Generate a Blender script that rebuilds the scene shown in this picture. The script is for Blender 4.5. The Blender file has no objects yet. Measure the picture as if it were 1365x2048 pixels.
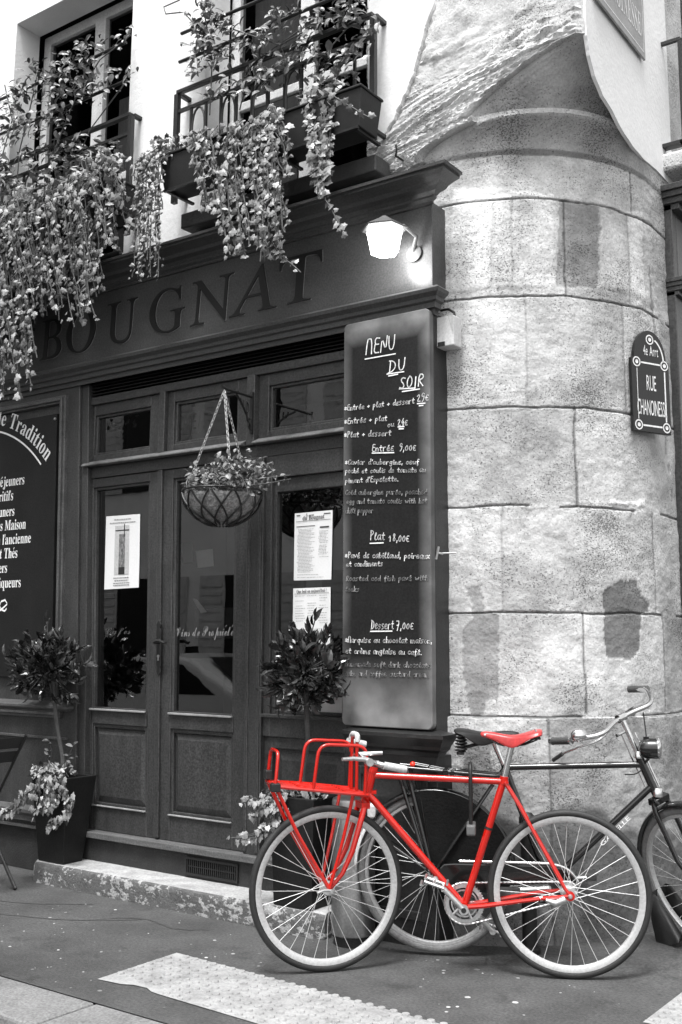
import bpy, bmesh, math, random
from mathutils import Vector, Matrix, noise
R = math.radians
sc = bpy.context.scene
COL = sc.collection

# ------------------------------------------------------------ camera
FPX, PPY, PITCH, ROLL, YAW = 2124.0, 955.0, R(9.02), R(0.34), R(35.4)
CAM = Vector((0, 0, 1.38))
_fw = Vector((-math.sin(YAW), math.cos(YAW), 0)); _rt = Vector((math.cos(YAW), math.sin(YAW), 0)); _up = Vector((0, 0, 1))
_f2 = _fw*math.cos(PITCH) + _up*math.sin(PITCH); _u2 = _up*math.cos(PITCH) - _fw*math.sin(PITCH)
C_R = _rt*math.cos(ROLL) + _u2*math.sin(ROLL); C_U = _u2*math.cos(ROLL) - _rt*math.sin(ROLL); C_F = _f2
cd = bpy.data.cameras.new('camera'); cam = bpy.data.objects.new('camera', cd); COL.objects.link(cam)
cd.sensor_fit = 'VERTICAL'; cd.sensor_height = 36.0; cd.lens = 36.0*FPX/2048.0
cd.shift_y = -(1024 - PPY)/2048.0; cd.clip_start = 0.05; cd.clip_end = 400
m3 = Matrix((C_R, C_U, -C_F)).transposed()
cam.matrix_world = Matrix.Translation(CAM) @ m3.to_4x4()
sc.camera = cam

# ------------------------------------------------------------ sky, sun, exposure
SUN_EL, SUN_AZ = 68.0, 166.0        # overcast light coming over the street, from in front of the facade
w = bpy.data.worlds.new('World'); sc.world = w; w.use_nodes = True
nt = w.node_tree; bg = nt.nodes['Background']
sky = nt.nodes.new('ShaderNodeTexSky'); sky.sky_type = 'NISHITA'; sky.sun_disc = False
sky.sun_elevation = R(SUN_EL); sky.sun_rotation = R(SUN_AZ); sky.air_density = 1.5; sky.dust_density = 4.0
bw = nt.nodes.new('ShaderNodeRGBToBW')
nt.links.new(sky.outputs[0], bw.inputs[0]); nt.links.new(bw.outputs[0], bg.inputs[0]); bg.inputs[1].default_value = 0.13
sl = bpy.data.lights.new('sun', 'SUN'); so = bpy.data.objects.new('sun', sl); COL.objects.link(so)
sl.energy = 1.5; sl.angle = R(14); sl.color = (1, 1, 1)
_sd = Vector((math.sin(R(SUN_AZ))*math.cos(R(SUN_EL)), math.cos(R(SUN_AZ))*math.cos(R(SUN_EL)), math.sin(R(SUN_EL))))
so.rotation_euler = _sd.to_track_quat('Z', 'Y').to_euler(); so.location = (-2, -6, 14)
sc.view_settings.view_transform = 'Standard'; sc.view_settings.look = 'None'
sc.view_settings.exposure = 1.4; sc.view_settings.gamma = 1
sc.cycles.max_bounces = 6; sc.cycles.transparent_max_bounces = 12

# ------------------------------------------------------------ geometry helpers
def ray(px, py): return C_R*((px-682.5)/FPX) - C_U*((py-PPY)/FPX) + C_F
def at(px, py, y):
    d = ray(px, py); return CAM + d*((y-CAM.y)/d.y)
def atx(px, py, x):
    d = ray(px, py); return CAM + d*((x-CAM.x)/d.x)
def atz(px, py, z):
    d = ray(px, py); return CAM + d*((z-CAM.z)/d.z)
MATS = {}
def warp(v):                        # the old timber shopfront leans out of plumb at its lower left
    t = min(1.2, max(0.0, (-2.6-v.x)/2.6)**2.5 if v.x < -2.6 else 0.0)
    return Vector((v.x + 0.085*max(0.0, 1.8-v.z)*t, v.y, v.z))
class MB:
    def __init__(s): s.v = []; s.f = []; s.att = None
    def add(s, vs, fs):
        b = len(s.v); s.v += [Vector(v) for v in vs]; s.f += [[b+i for i in f] for f in fs]; return s
    def box(s, x0, x1, y0, y1, z0, z1):
        vs = [(x, y, z) for z in (z0, z1) for y in (y0, y1) for x in (x0, x1)]
        return s.add(vs, [(0,2,3,1), (4,5,7,6), (0,1,5,4), (2,6,7,3), (0,4,6,2), (1,3,7,5)])
    def frustum(s, bot, top):       # two rings with the same vertex count
        n = len(bot); return s.add(list(bot)+list(top), [tuple(range(n-1, -1, -1)), tuple(range(n, 2*n))] + [(i, (i+1) % n, n+(i+1) % n, n+i) for i in range(n)])
    def prism(s, poly, y0, y1):     # polygon in (x, z), CCW seen from -y
        return s.frustum([(p[0], y0, p[1]) for p in poly][::-1], [(p[0], y1, p[1]) for p in poly][::-1])
    def prismx(s, poly, x0, x1):    # polygon in (y, z)
        return s.frustum([(x0, p[0], p[1]) for p in poly][::-1], [(x1, p[0], p[1]) for p in poly][::-1])
    def prismz(s, poly, z0, z1):
        return s.frustum([(p[0], p[1], z0) for p in poly], [(p[0], p[1], z1) for p in poly])
    def tube(s, pts, r, n=8, closed=False, cap=True):
        pts = [Vector(p) for p in pts]; m = len(pts); rr = r if isinstance(r, (list, tuple)) else [r]*m
        rings = []; prev = None
        for i, p in enumerate(pts):
            if closed: t = pts[(i+1) % m] - pts[i-1]
            else: t = pts[min(i+1, m-1)] - pts[max(i-1, 0)]
            t.normalize()
            if prev is None:
                a = Vector((0, 0, 1)) if abs(t.z) < .9 else Vector((1, 0, 0)); u = t.cross(a).normalized()
            else: u = (prev - t*prev.dot(t)).normalized()
            prev = u; v = t.cross(u)
            rings.append([p + (u*math.cos(2*math.pi*k/n) + v*math.sin(2*math.pi*k/n))*rr[i] for k in range(n)])
        b = len(s.v); s.v += [q for r_ in rings for q in r_]
        for i in range(m if closed else m-1):
            j = (i+1) % m
            for k in range(n): s.f.append([b+i*n+k, b+i*n+(k+1) % n, b+j*n+(k+1) % n, b+j*n+k])
        if cap and not closed: s.f.append([b+k for k in range(n-1, -1, -1)]); s.f.append([b+(m-1)*n+k for k in range(n)])
        return s
    def lathe(s, prof, c, axis='z', n=24, cap=True):   # prof: (radius, height)
        b = len(s.v); c = Vector(c)
        for r, h in prof:
            for k in range(n):
                a = 2*math.pi*k/n; q = (r*math.cos(a), r*math.sin(a), h)
                if axis == 'y': q = (q[0], q[2], q[1])
                elif axis == 'x': q = (q[2], q[0], q[1])
                s.v.append(c + Vector(q))
        m = len(prof)
        for i in range(m-1):
            for k in range(n): s.f.append([b+i*n+k, b+i*n+(k+1) % n, b+(i+1)*n+(k+1) % n, b+(i+1)*n+k])
        if cap: s.f.append([b+k for k in range(n-1, -1, -1)]); s.f.append([b+(m-1)*n+k for k in range(n)])
        return s
    def frame(s, x0, x1, z0, z1, gx0, gx1, gz0, gz1, y0, y1):   # rectangular frame round an opening, butted members
        s.box(x0, gx0, y0, y1, z0, z1); s.box(gx1, x1, y0, y1, z0, z1)
        s.box(gx0, gx1, y0, y1, z0, gz0); s.box(gx0, gx1, y0, y1, gz1, z1); return s
    def sweep(s, prof, x0, xr, yf, yb):  # moulding profile (projection, z) along the front and round the right-hand return
        n = len(prof); vs = []
        for d, z in prof: vs.append((x0, yf-d, z))
        for d, z in prof: vs.append((xr+d, yf-d, z))
        for d, z in prof: vs.append((xr+d, yb, z))
        fs = [tuple(range(3*n-1, 2*n-1, -1))]
        for j in range(2):
            for i in range(n-1): fs.append((j*n+i, (j+1)*n+i, (j+1)*n+i+1, j*n+i+1))
        return s.add(vs, fs)
    def build(s, name, mat, parent=None, smooth=False, bevel=0, world=True, wp=False, label=None, seg=2, kind=None):
        vs = [warp(v) for v in s.v] if wp else s.v
        mx = MATS.get(parent.name) if parent is not None else None
        if world and mx is not None: vs = [mx @ v for v in vs]
        me = bpy.data.meshes.new(name); me.from_pydata([tuple(v) for v in vs], [], s.f)
        me.materials.append(mat)
        if smooth:
            me.polygons.foreach_set('use_smooth', [True]*len(me.polygons))
            me.set_sharp_from_angle(angle=R(38))
        me.update()
        o = bpy.data.objects.new(name, me); COL.objects.link(o)
        if parent is not None:
            o.parent = parent
            if mx is not None: MATS[o.name] = mx
        if bevel:
            b = o.modifiers.new('bevel', 'BEVEL'); b.width = bevel; b.segments = seg; b.limit_method = 'ANGLE'; b.angle_limit = R(40)
        if label: o['label'] = label
        if kind: o['kind'] = kind
        return o
def thing(name, label, cat, loc=(0, 0, 0), rz=0.0, group=None):
    o = bpy.data.objects.new(name, None); COL.objects.link(o); o.empty_display_size = .05
    o.location = loc; o.rotation_euler = (0, 0, rz); o['label'] = label; o['category'] = cat
    if group: o['group'] = group
    MATS[o.name] = (Matrix.Translation(Vector(loc)) @ Matrix.Rotation(rz, 4, 'Z')).inverted()
    return o
def tag(o, label, cat, group=None):
    o['label'] = label; o['category'] = cat
    if group: o['group'] = group
    return o
def struct(o): o['kind'] = 'structure'; return o
def arc(cx, cz, r, a0, a1, n): return [(cx+r*math.cos(R(a0+(a1-a0)*i/n)), cz+r*math.sin(R(a0+(a1-a0)*i/n))) for i in range(n+1)]
def fillet(pts, r, n=5):            # round the inner corners of a 3-D polyline
    pts = [Vector(p) for p in pts]; out = [pts[0]]
    for i in range(1, len(pts)-1):
        a, b, c = pts[i-1], pts[i], pts[i+1]
        d1 = min(r, (a-b).length*.49); d2 = min(r, (c-b).length*.49)
        p = b + (a-b).normalized()*d1; q = b + (c-b).normalized()*d2
        for k in range(n+1):
            t = k/n; out.append(p*(1-t)**2 + b*2*t*(1-t) + q*t*t)
    out.append(pts[-1]); return out

# ------------------------------------------------------------ materials (the picture is black and white but for the red)
def M(name, c, rough=.6, var=.25, scale=8, bump=.15, bscale=90, metal=0.0, spec=.5, stretch=(1, 1, 1), grain=.12, gscale=420, rand=0.0, coat=0.0, bdist=.01):
    m = bpy.data.materials.new(name); m.use_nodes = True; t = m.node_tree; P = t.nodes['Principled BSDF']; L = t.links.new
    col = c if isinstance(c, tuple) else (c, c, c)
    tc = t.nodes.new('ShaderNodeTexCoord'); mp = t.nodes.new('ShaderNodeMapping'); mp.inputs['Scale'].default_value = stretch
    L(tc.outputs['Object'], mp.inputs[0])
    n1 = t.nodes.new('ShaderNodeTexNoise'); n1.inputs['Scale'].default_value = scale; n1.inputs['Detail'].default_value = 8; n1.inputs['Roughness'].default_value = .65
    L(mp.outputs[0], n1.inputs['Vector'])
    n2 = t.nodes.new('ShaderNodeTexNoise'); n2.inputs['Scale'].default_value = min(gscale, 95); n2.inputs['Detail'].default_value = 2
    L(tc.outputs['Object'], n2.inputs['Vector'])
    mr = t.nodes.new('ShaderNodeMapRange'); mr.inputs[1].default_value = .3; mr.inputs[2].default_value = .7; mr.inputs[3].default_value = 1-var; mr.inputs[4].default_value = 1+var
    L(n1.outputs[0], mr.inputs[0])
    mg = t.nodes.new('ShaderNodeMapRange'); mg.inputs[1].default_value = .3; mg.inputs[2].default_value = .7; mg.inputs[3].default_value = 1-grain; mg.inputs[4].default_value = 1+grain
    L(n2.outputs[0], mg.inputs[0])
    mu = t.nodes.new('ShaderNodeMath'); mu.operation = 'MULTIPLY'; L(mr.outputs[0], mu.inputs[0]); L(mg.outputs[0], mu.inputs[1])
    last = mu
    if rand:
        g = t.nodes.new('ShaderNodeNewGeometry'); m4 = t.nodes.new('ShaderNodeMapRange'); m4.inputs[3].default_value = 1-rand; m4.inputs[4].default_value = 1+rand*1.3
        L(g.outputs['Random Per Island'], m4.inputs[0]); m5 = t.nodes.new('ShaderNodeMath'); m5.operation = 'MULTIPLY'
        L(last.outputs[0], m5.inputs[0]); L(m4.outputs[0], m5.inputs[1]); last = m5
    vm = t.nodes.new('ShaderNodeVectorMath'); vm.operation = 'SCALE'; vm.inputs[0].default_value = col; L(last.outputs[0], vm.inputs['Scale'])
    L(vm.outputs[0], P.inputs['Base Color'])
    P.inputs['Roughness'].default_value = rough; P.inputs['Metallic'].default_value = metal; P.inputs['Specular IOR Level'].default_value = spec
    if coat: P.inputs['Coat Weight'].default_value = coat; P.inputs['Coat Roughness'].default_value = .08
    if bump:
        n3 = t.nodes.new('ShaderNodeTexNoise'); n3.inputs['Scale'].default_value = bscale; n3.inputs['Detail'].default_value = 6
        L(mp.outputs[0], n3.inputs['Vector'])
        b = t.nodes.new('ShaderNodeBump'); b.inputs['Strength'].default_value = bump; b.inputs['Distance'].default_value = bdist
        L(n3.outputs[0], b.inputs['Height']); L(b.outputs[0], P.inputs['Normal'])
    m['_col'] = vm.name
    return m
def mix_tone(m, attr='tone'):       # multiply the base colour by a per-vertex tone: repairs, stains and patches in the stone, plus shade painted on corbel and right flank
    t = m.node_tree; P = t.nodes['Principled BSDF']; a = t.nodes.new('ShaderNodeAttribute'); a.attribute_name = attr
    v = t.nodes.new('ShaderNodeVectorMath'); v.operation = 'SCALE'
    t.links.new(t.nodes[m['_col']].outputs[0], v.inputs[0]); t.links.new(a.outputs['Fac'], v.inputs['Scale']); t.links.new(v.outputs[0], P.inputs['Base Color'])
    return m
def pits(m, scale=70, lo=.12, hi=.2, strength=.6, dark=.5):   # small weathering holes in limestone
    t = m.node_tree; P = t.nodes['Principled BSDF']; L = t.links.new
    tc = t.nodes.new('ShaderNodeTexCoord'); mp = t.nodes.new('ShaderNodeMapping'); mp.inputs['Scale'].default_value = (1, 1, 1.4); L(tc.outputs['Object'], mp.inputs[0])
    nz = t.nodes.new('ShaderNodeTexNoise'); nz.inputs['Scale'].default_value = scale; nz.inputs['Detail'].default_value = 3; nz.inputs['Roughness'].default_value = .6; L(mp.outputs[0], nz.inputs['Vector'])
    nl = t.nodes.new('ShaderNodeTexNoise'); nl.inputs['Scale'].default_value = 3.2; nl.inputs['Detail'].default_value = 4; L(tc.outputs['Object'], nl.inputs['Vector'])
    ad = t.nodes.new('ShaderNodeMath'); ad.operation = 'MULTIPLY_ADD'; ad.inputs[1].default_value = .5; L(nl.outputs[0], ad.inputs[0]); L(nz.outputs[0], ad.inputs[2])
    mr = t.nodes.new('ShaderNodeMapRange'); mr.inputs[1].default_value = .735+lo; mr.inputs[2].default_value = .735+hi; L(ad.outputs[0], mr.inputs[0])
    old = P.inputs['Base Color'].links[0].from_socket
    sc_ = t.nodes.new('ShaderNodeMapRange'); sc_.inputs[3].default_value = 1; sc_.inputs[4].default_value = 1-dark; L(mr.outputs[0], sc_.inputs[0])
    v = t.nodes.new('ShaderNodeVectorMath'); v.operation = 'SCALE'; L(old, v.inputs[0]); L(sc_.outputs[0], v.inputs['Scale']); L(v.outputs[0], P.inputs['Base Color'])
    b0 = P.inputs['Normal'].links[0].from_node if P.inputs['Normal'].links else None
    b = t.nodes.new('ShaderNodeBump'); b.invert = True; b.inputs['Strength'].default_value = strength; b.inputs['Distance'].default_value = .012; L(mr.outputs[0], b.inputs['Height'])
    if b0: L(b0.outputs[0], b.inputs['Normal'])
    L(b.outputs[0], P.inputs['Normal']); return m
def glass(name, tint=.75, ior=1.6):
    m = bpy.data.materials.new(name); m.use_nodes = True; t = m.node_tree; t.nodes.clear(); L = t.links.new
    o = t.nodes.new('ShaderNodeOutputMaterial'); mx = t.nodes.new('ShaderNodeMixShader'); tr = t.nodes.new('ShaderNodeBsdfTransparent'); gl = t.nodes.new('ShaderNodeBsdfGlossy'); fr = t.nodes.new('ShaderNodeFresnel')
    tr.inputs[0].default_value = (tint, tint, tint, 1); gl.inputs['Roughness'].default_value = .01; fr.inputs[0].default_value = ior
    nz = t.nodes.new('ShaderNodeTexNoise'); nz.inputs['Scale'].default_value = 2.5; b = t.nodes.new('ShaderNodeBump'); b.inputs['Strength'].default_value = .012; b.inputs['Distance'].default_value = .03
    L(nz.outputs[0], b.inputs['Height']); L(b.outputs[0], gl.inputs['Normal'])
    L(fr.outputs[0], mx.inputs[0]); L(tr.outputs[0], mx.inputs[1]); L(gl.outputs[0], mx.inputs[2]); L(mx.outputs[0], o.inputs[0]); return m
def emit(name, s):
    m = bpy.data.materials.new(name); m.use_nodes = True; P = m.node_tree.nodes['Principled BSDF']
    P.inputs['Base Color'].default_value = (.8, .8, .8, 1); P.inputs['Emission Color'].default_value = (1, 1, 1, 1); P.inputs['Emission Strength'].default_value = s; return m

WOOD = M('painted_wood', .040, .36, .25, 5, .12, 160, stretch=(3, 3, .6), grain=.45, gscale=230)
WOODX = M('painted_wood_rail', .040, .36, .25, 5, .12, 160, stretch=(.6, 3, 3), grain=.45, gscale=230)
FRIEZE = M('painted_frieze', .052, .34, .18, 3, .05, 200, stretch=(.6, 2, 2), grain=.32, gscale=230)
WOODD = M('dark_recess', .005, .85, .3, 6, .1)
LETTER = M('letter_paint', .0035, .45, .1, 10, 0)
PLASTER = M('white_plaster', .84, .9, .06, 2.2, .25, 40, grain=.03, gscale=200)
STONE = pits(mix_tone(M('limestone', .49, .92, .26, 4.2, .34, 60, grain=.13, gscale=90, bdist=.014)), 112, .105, .165, .5, .66)
STEP = M('step_stone', .34, .85, .25, 9, .4, 80, grain=.2, gscale=240)
SLATE = M('slate', .05, .6, .3, 6, .3, 60)
ASPH = M('asphalt', .062, .85, .34, 2.6, .45, 210, grain=.32, gscale=80)
KERB = M('granite_kerb', .17, .8, .15, 5, .3, 150, grain=.3, gscale=380)
ROADM = M('road_asphalt', .05, .85, .25, 4, .5, 200, grain=.35, gscale=300)
TACT = M('white_tactile_paint', .29, .7, .3, 6, .2, 180, grain=.14, gscale=260)
IRON = M('black_iron', .012, .45, .3, 12, .2, 140)
POTM = M('dark_planter', .010, .55, .3, 10, .12, 120, grain=.3, spec=.3)
TROUGH = M('dark_trough', .009, .6, .3, 10, .1)
IVY = M('ivy_leaf', .19, .45, .3, 20, .1, 120, rand=.9)
IVYD = M('ivy_leaf_shade', .045, .45, .3, 20, .1, 120, rand=.8)
VINE = M('vine_leaf', .13, .35, .3, 20, .1, 120, rand=.85)
LAUREL = M('laurel_leaf', .024, .24, .3, 20, .1, 120, rand=.7, spec=.7)
STEM = M('woody_stem', .07, .8, .3, 30, .3)
FRAMEL = M('window_paint', .66, .55, .15, 6, .15)
CURT = M('net_curtain', .38, .9, .2, 8, .2, stretch=(8, 1, 1))
GLASS = glass('window_glass', .75, 2.5)
GLASSU = glass('upper_window_glass', .38, 1.07)
ROOM = M('dim_interior', .030, .9, .3, 3, 0)
PAPER = M('white_paper', .72, .8, .03, 4, .05, grain=.03)
INK = M('ink_grey', .18, .9, .3, 40, 0); INKD = M('ink_black', .02, .9, .1, 40, 0)
BOARDP = M('painted_board', .010, .55, .25, 6, .05, grain=.4, spec=.25)
WHITEP = M('white_lettering', .78, .7, .08, 10, 0)
CHALK = M('chalk', .82, .95, .25, 60, .1); CHALKF = M('faded_chalk', .34, .95, .35, 60, .1)
ENAMEL = M('dark_enamel', .010, .22, .2, 5, .03, grain=.1); WEN = M('white_enamel', .75, .3, .05, 5, 0)
OLDPL = M('worn_plaque', .34, .7, .15, 9, .15); OLDT = M('worn_plaque_letters', .72, .8, .15, 9, 0)
PLAST = M('white_plastic', .56, .5, .05, 5, .05)
STEEL = M('brushed_steel', .46, .34, .18, 6, .1, 200, metal=1, stretch=(6, 6, .4), grain=.12, gscale=150)
CHROME = M('chrome', .72, .16, .06, 10, 0, metal=1); ALU = M('aluminium', .62, .32, .12, 12, .05, metal=.85)
RED = M('red_paint', (.46, .007, .0015), .24, .07, 5, .03, 200, grain=.04, coat=.6)
REDL = M('red_leather', (.42, .035, .035), .34, .28, 14, .1, 160, spec=.6)
BLKP = M('black_paint', .006, .2, .2, 6, 0, coat=.5); RUB = M('tyre_rubber', .016, .6, .25, 30, .25, 260); RUBG = M('grey_tyre', .17, .7, .25, 30, .3, 260)
RIM = M('rim_alloy', .50, .38, .06, 20, .03, metal=.35); SPOKE = M('spoke_steel', .62, .55, .05, 10, 0, metal=.4)
GRIPG = M('grey_grip', .45, .75, .2, 30, .3, 200); GRIPD = M('dark_grip', .05, .6, .2, 30, .3, 200); BLKR = M('black_leather', .012, .45, .3, 20, .1, spec=.35)
COATG = M('dark_cloth', .007, .95, .5, 7, .4, 90, spec=.12); GREYM = M('grey_metal', .10, .5, .2, 8, .1)
COCO = M('coco_liner', .24, .95, .5, 30, .9, 70, grain=.4, gscale=160)
LAMPG = emit('lit_lamp_glass', 6.0)
CARP = M('car_paint', .65, .25, .05, 3, 0, coat=.6); CARG = M('car_window', .006, .4, .1, 3, 0, spec=.15)
OPPW = M('pale_render', .74, .9, .12, 1.5, .2, 40); SHUT = M('grey_shutter', .50, .7, .15, 6, .1)

def stains(m, scale, lo, hi, k):     # old spills, scuffs and worn patches with outlines of their own
    t = m.node_tree; P = t.nodes['Principled BSDF']; L = t.links.new; tc = t.nodes.new('ShaderNodeTexCoord')
    nz = t.nodes.new('ShaderNodeTexNoise'); nz.inputs['Scale'].default_value = scale; nz.inputs['Detail'].default_value = 7; nz.inputs['Roughness'].default_value = .62; nz.inputs['Distortion'].default_value = .4; L(tc.outputs['Object'], nz.inputs['Vector'])
    mr = t.nodes.new('ShaderNodeMapRange'); mr.inputs[1].default_value = lo; mr.inputs[2].default_value = hi; mr.inputs[3].default_value = 1; mr.inputs[4].default_value = k; L(nz.outputs[0], mr.inputs[0])
    v = t.nodes.new('ShaderNodeVectorMath'); v.operation = 'SCALE'; L(P.inputs['Base Color'].links[0].from_socket, v.inputs[0]); L(mr.outputs[0], v.inputs['Scale']); L(v.outputs[0], P.inputs['Base Color']); return m
stains(ASPH, 1.1, .50, .66, .62); stains(ASPH, 5.0, .58, .66, .68); stains(ASPH, 2.3, .58, .72, 1.35); stains(ASPH, 16, .64, .70, 1.4)
stains(TACT, 4.0, .55, .68, .72); stains(TACT, 14, .60, .68, .7); stains(KERB, 3.0, .52, .64, .72); stains(STONE, 1.7, .52, .70, .78); stains(STEP, 4, .52, .66, .75); stains(PLASTER, 1.2, .58, .75, .90)
SILL = M('sill_highlight', .13, .5, .35, 9, .15, grain=.25); stains(SILL, 6, .5, .64, .5); BEAD = M('weather_bead', .26, .4, .3, 12, .1)  # pale sills and beads: sky highlights on the ledges painted into the colour
MOULD = M('moulding_highlight', .075, .36, .3, 8, .12, grain=.3)  # lighter wood: highlights on the mouldings put into the colour
WOODP = M('pilaster_paint', .017, .42, .25, 5, .12, 160, stretch=(3, 3, .6), grain=.4)
def worn(m, r=.007, c=.13):          # highlights along the arrises, painted in as a broken lighter colour
    t = m.node_tree; P = t.nodes['Principled BSDF']; L = t.links.new
    bv = t.nodes.new('ShaderNodeBevel'); bv.samples = 4; bv.inputs['Radius'].default_value = r; g = t.nodes.new('ShaderNodeNewGeometry')
    d = t.nodes.new('ShaderNodeVectorMath'); d.operation = 'DOT_PRODUCT'; L(bv.outputs[0], d.inputs[0]); L(g.outputs['True Normal'], d.inputs[1])
    mr = t.nodes.new('ShaderNodeMapRange'); mr.inputs[1].default_value = .985; mr.inputs[2].default_value = .80; L(d.outputs['Value'], mr.inputs[0])
    nz = t.nodes.new('ShaderNodeTexNoise'); nz.inputs['Scale'].default_value = 14; nz.inputs['Detail'].default_value = 5
    m2 = t.nodes.new('ShaderNodeMapRange'); m2.inputs[1].default_value = .42; m2.inputs[2].default_value = .62; L(nz.outputs[0], m2.inputs[0])
    mu = t.nodes.new('ShaderNodeMath'); mu.operation = 'MULTIPLY'; L(mr.outputs[0], mu.inputs[0]); L(m2.outputs[0], mu.inputs[1])
    mx = t.nodes.new('ShaderNodeMix'); mx.data_type = 'RGBA'; L(mu.outputs[0], mx.inputs['Factor']); L(P.inputs['Base Color'].links[0].from_socket, mx.inputs['A']); mx.inputs['B'].default_value = (c, c, c, 1); L(mx.outputs['Result'], P.inputs['Base Color'])
for m_ in (WOOD, WOODX): worn(m_)
worn(WOODP, .006, .08)
worn(FRIEZE, .006, .10)

# chalkboard: dark field, half wiped chalk dust left along its margins
def chalkboard_mat(x0, x1, z0, z1):
    m = M('chalkboard', .012, .75, .25, 5, .05, 100, spec=.2, grain=.3, gscale=260); t = m.node_tree; L = t.links.new; P = t.nodes['Principled BSDF']
    g = t.nodes.new('ShaderNodeNewGeometry'); s = t.nodes.new('ShaderNodeSeparateXYZ'); L(g.outputs['Position'], s.inputs[0])
    def ramp(sock, a, b, lo, hi):
        r = t.nodes.new('ShaderNodeMapRange'); r.inputs[1].default_value = a; r.inputs[2].default_value = b; r.inputs[3].default_value = lo; r.inputs[4].default_value = hi; L(sock, r.inputs[0]); return r.outputs[0]
    ed = [ramp(s.outputs['Z'], z1-.04, z1-.14, 1, 0), ramp(s.outputs['Z'], z0+.06, z0+.34, 1, 0), ramp(s.outputs['X'], x1-.01, x1-.075, .75, 0), ramp(s.outputs['X'], x0+.0, x0+.06, .55, 0)]
    cur = ed[0]
    for e in ed[1:]:
        mx = t.nodes.new('ShaderNodeMath'); mx.operation = 'MAXIMUM'; L(cur, mx.inputs[0]); L(e, mx.inputs[1]); cur = mx.outputs[0]
    nz = t.nodes.new('ShaderNodeTexNoise'); nz.inputs['Scale'].default_value = 4.5; nz.inputs['Detail'].default_value = 6; L(g.outputs['Position'], nz.inputs['Vector'])
    nf = ramp(nz.outputs[0], .3, .72, .25, 1.0); mu = t.nodes.new('ShaderNodeMath'); mu.operation = 'MULTIPLY'; L(cur, mu.inputs[0]); L(nf, mu.inputs[1])
    mx = t.nodes.new('ShaderNodeMix'); mx.data_type = 'RGBA'; L(mu.outputs[0], mx.inputs['Factor']); L(t.nodes[m['_col']].outputs[0], mx.inputs['A']); mx.inputs['B'].default_value = (.27, .27, .27, 1)
    L(mx.outputs['Result'], P.inputs['Base Color']); return m

# ------------------------------------------------------------ ground
def gz(x, y):                       # the pavement rises a little towards the foot of the corner
    def sm(t): t = max(0, min(1, t)); return t*t*(3-2*t)
    return .05*sm((y-4.45)/.6)*sm((x+3.1)/.4)
m = MB()
xs = [-16+i*.5 for i in range(24)] + [-4+i*.1 for i in range(41)] + [.5+i*.5 for i in range(18)]
ys = [3.05+.15*i for i in range(24)] + [7+.8*i for i in range(9)]
for y in ys:
    for x in xs: m.v.append(Vector((x, y, gz(x, y))))
nx = len(xs)
for j in range(len(ys)-1):
    for i in range(nx-1): m.f.append([j*nx+i, j*nx+i+1, (j+1)*nx+i+1, (j+1)*nx+i])
struct(m.build('pavement', ASPH, smooth=True))
struct(MB().add([(-90, -90, -.11), (90, -90, -.11), (90, 90, -.11), (-90, 90, -.11)], [(0, 1, 2, 3)]).build('road', ROADM))
m = MB(); x = -16.0
for i, ln in enumerate([2.1, 1.9, 2.2, 1.8, 2.3, 2.38, 1.9, 2.0, 2.1, 1.9]):
    m.box(x+.004, x+ln-.004, 2.74, 3.046, -.12, .003); x += ln
struct(m.build('kerb', KERB, bevel=.012))
def tactile(poly, dots):
    m = MB(); n = len(poly); m.add([(p[0], p[1], .004) for p in poly], [tuple(range(n))])
    for (x, y) in dots: m.lathe([(.0175, .0042), (.0150, .0105), (.004, .0115)], (x, y, 0), n=8)
    return struct(m.build('tactile_paving', TACT, smooth=True))
random.seed(5)
poly = [(-3.54, 3.25), (-3.41, 3.262), (-3.365, 3.285), (-3.29, 3.29), (-3.245, 3.268), (-3.20, 3.262), (-2.6, 3.235), (-1.95, 3.19), (-1.2, 3.15), (-1.2, 3.60), (-1.95, 3.625), (-2.75, 3.675), (-3.1, 3.70), (-3.545, 3.725)]
dots = []
for i in range(42):
    for j in range(8):
        x = -3.515+i*.0565; y = 3.30+j*.0565 - (x+3.5)*.045
        if y < 3.33 and x < -3.18: continue
        if x < -1.25 and y < 3.70-(x+3.5)*.045 and random.random() > .04: dots.append((x, y))
tactile(poly, dots)
poly2 = [(-1.52, 4.10), (-1.06, 4.10), (-1.06, 5.4), (-1.50, 5.4)]
tactile(poly2, [(-1.48+i*.0565, 4.14+j*.0565) for i in range(8) for j in range(21) if random.random() > .03])
# trodden chewing gum and litter specks on the pavement
m = MB()
for i in range(150):
    x = random.uniform(-4.9, -1.3); y = random.uniform(3.1, 4.4); r = random.uniform(.002, .013)*random.random()+.002; m.lathe([(r, gz(x, y)+.0012), (r*.7, gz(x, y)+.0025)], (x, y, 0), n=7)
o = m.build('pavement_spots', M('gum_spots', .26, .8, .3, 30, .1, rand=.6)); o['kind'] = 'stuff'
m = MB()
for (x0, y0, x1, y1) in [(-5.6, 3.62, -4.55, 4.13), (-5.2, 3.42, -4.1, 4.05), (-4.25, 3.98, -3.7, 4.12)]:
    pts = [(x0+(x1-x0)*t/14+random.uniform(-.012, .012), y0+(y1-y0)*t/14+.05*math.sin(t*.45)+random.uniform(-.008, .008)) for t in range(15)]
    for a, b in zip(pts, pts[1:]): m.add([(a[0], a[1]-.006, .002), (b[0], b[1]-.006, .002), (b[0], b[1]+.006, .002), (a[0], a[1]+.006, .002)], [(0, 1, 2, 3)])
struct(m.build('pavement_seam', M('tar_seam', .05, .8, .2, 20, .2)))

# ------------------------------------------------------------ the corner building
BLD = thing('corner_building', 'old white plastered building with a bare round limestone corner above the café shopfront', 'building', (-2.7, 4.6, 0))
PT = 4.585                           # face of the plaster; the bare stone lies behind it at 4.60
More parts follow.
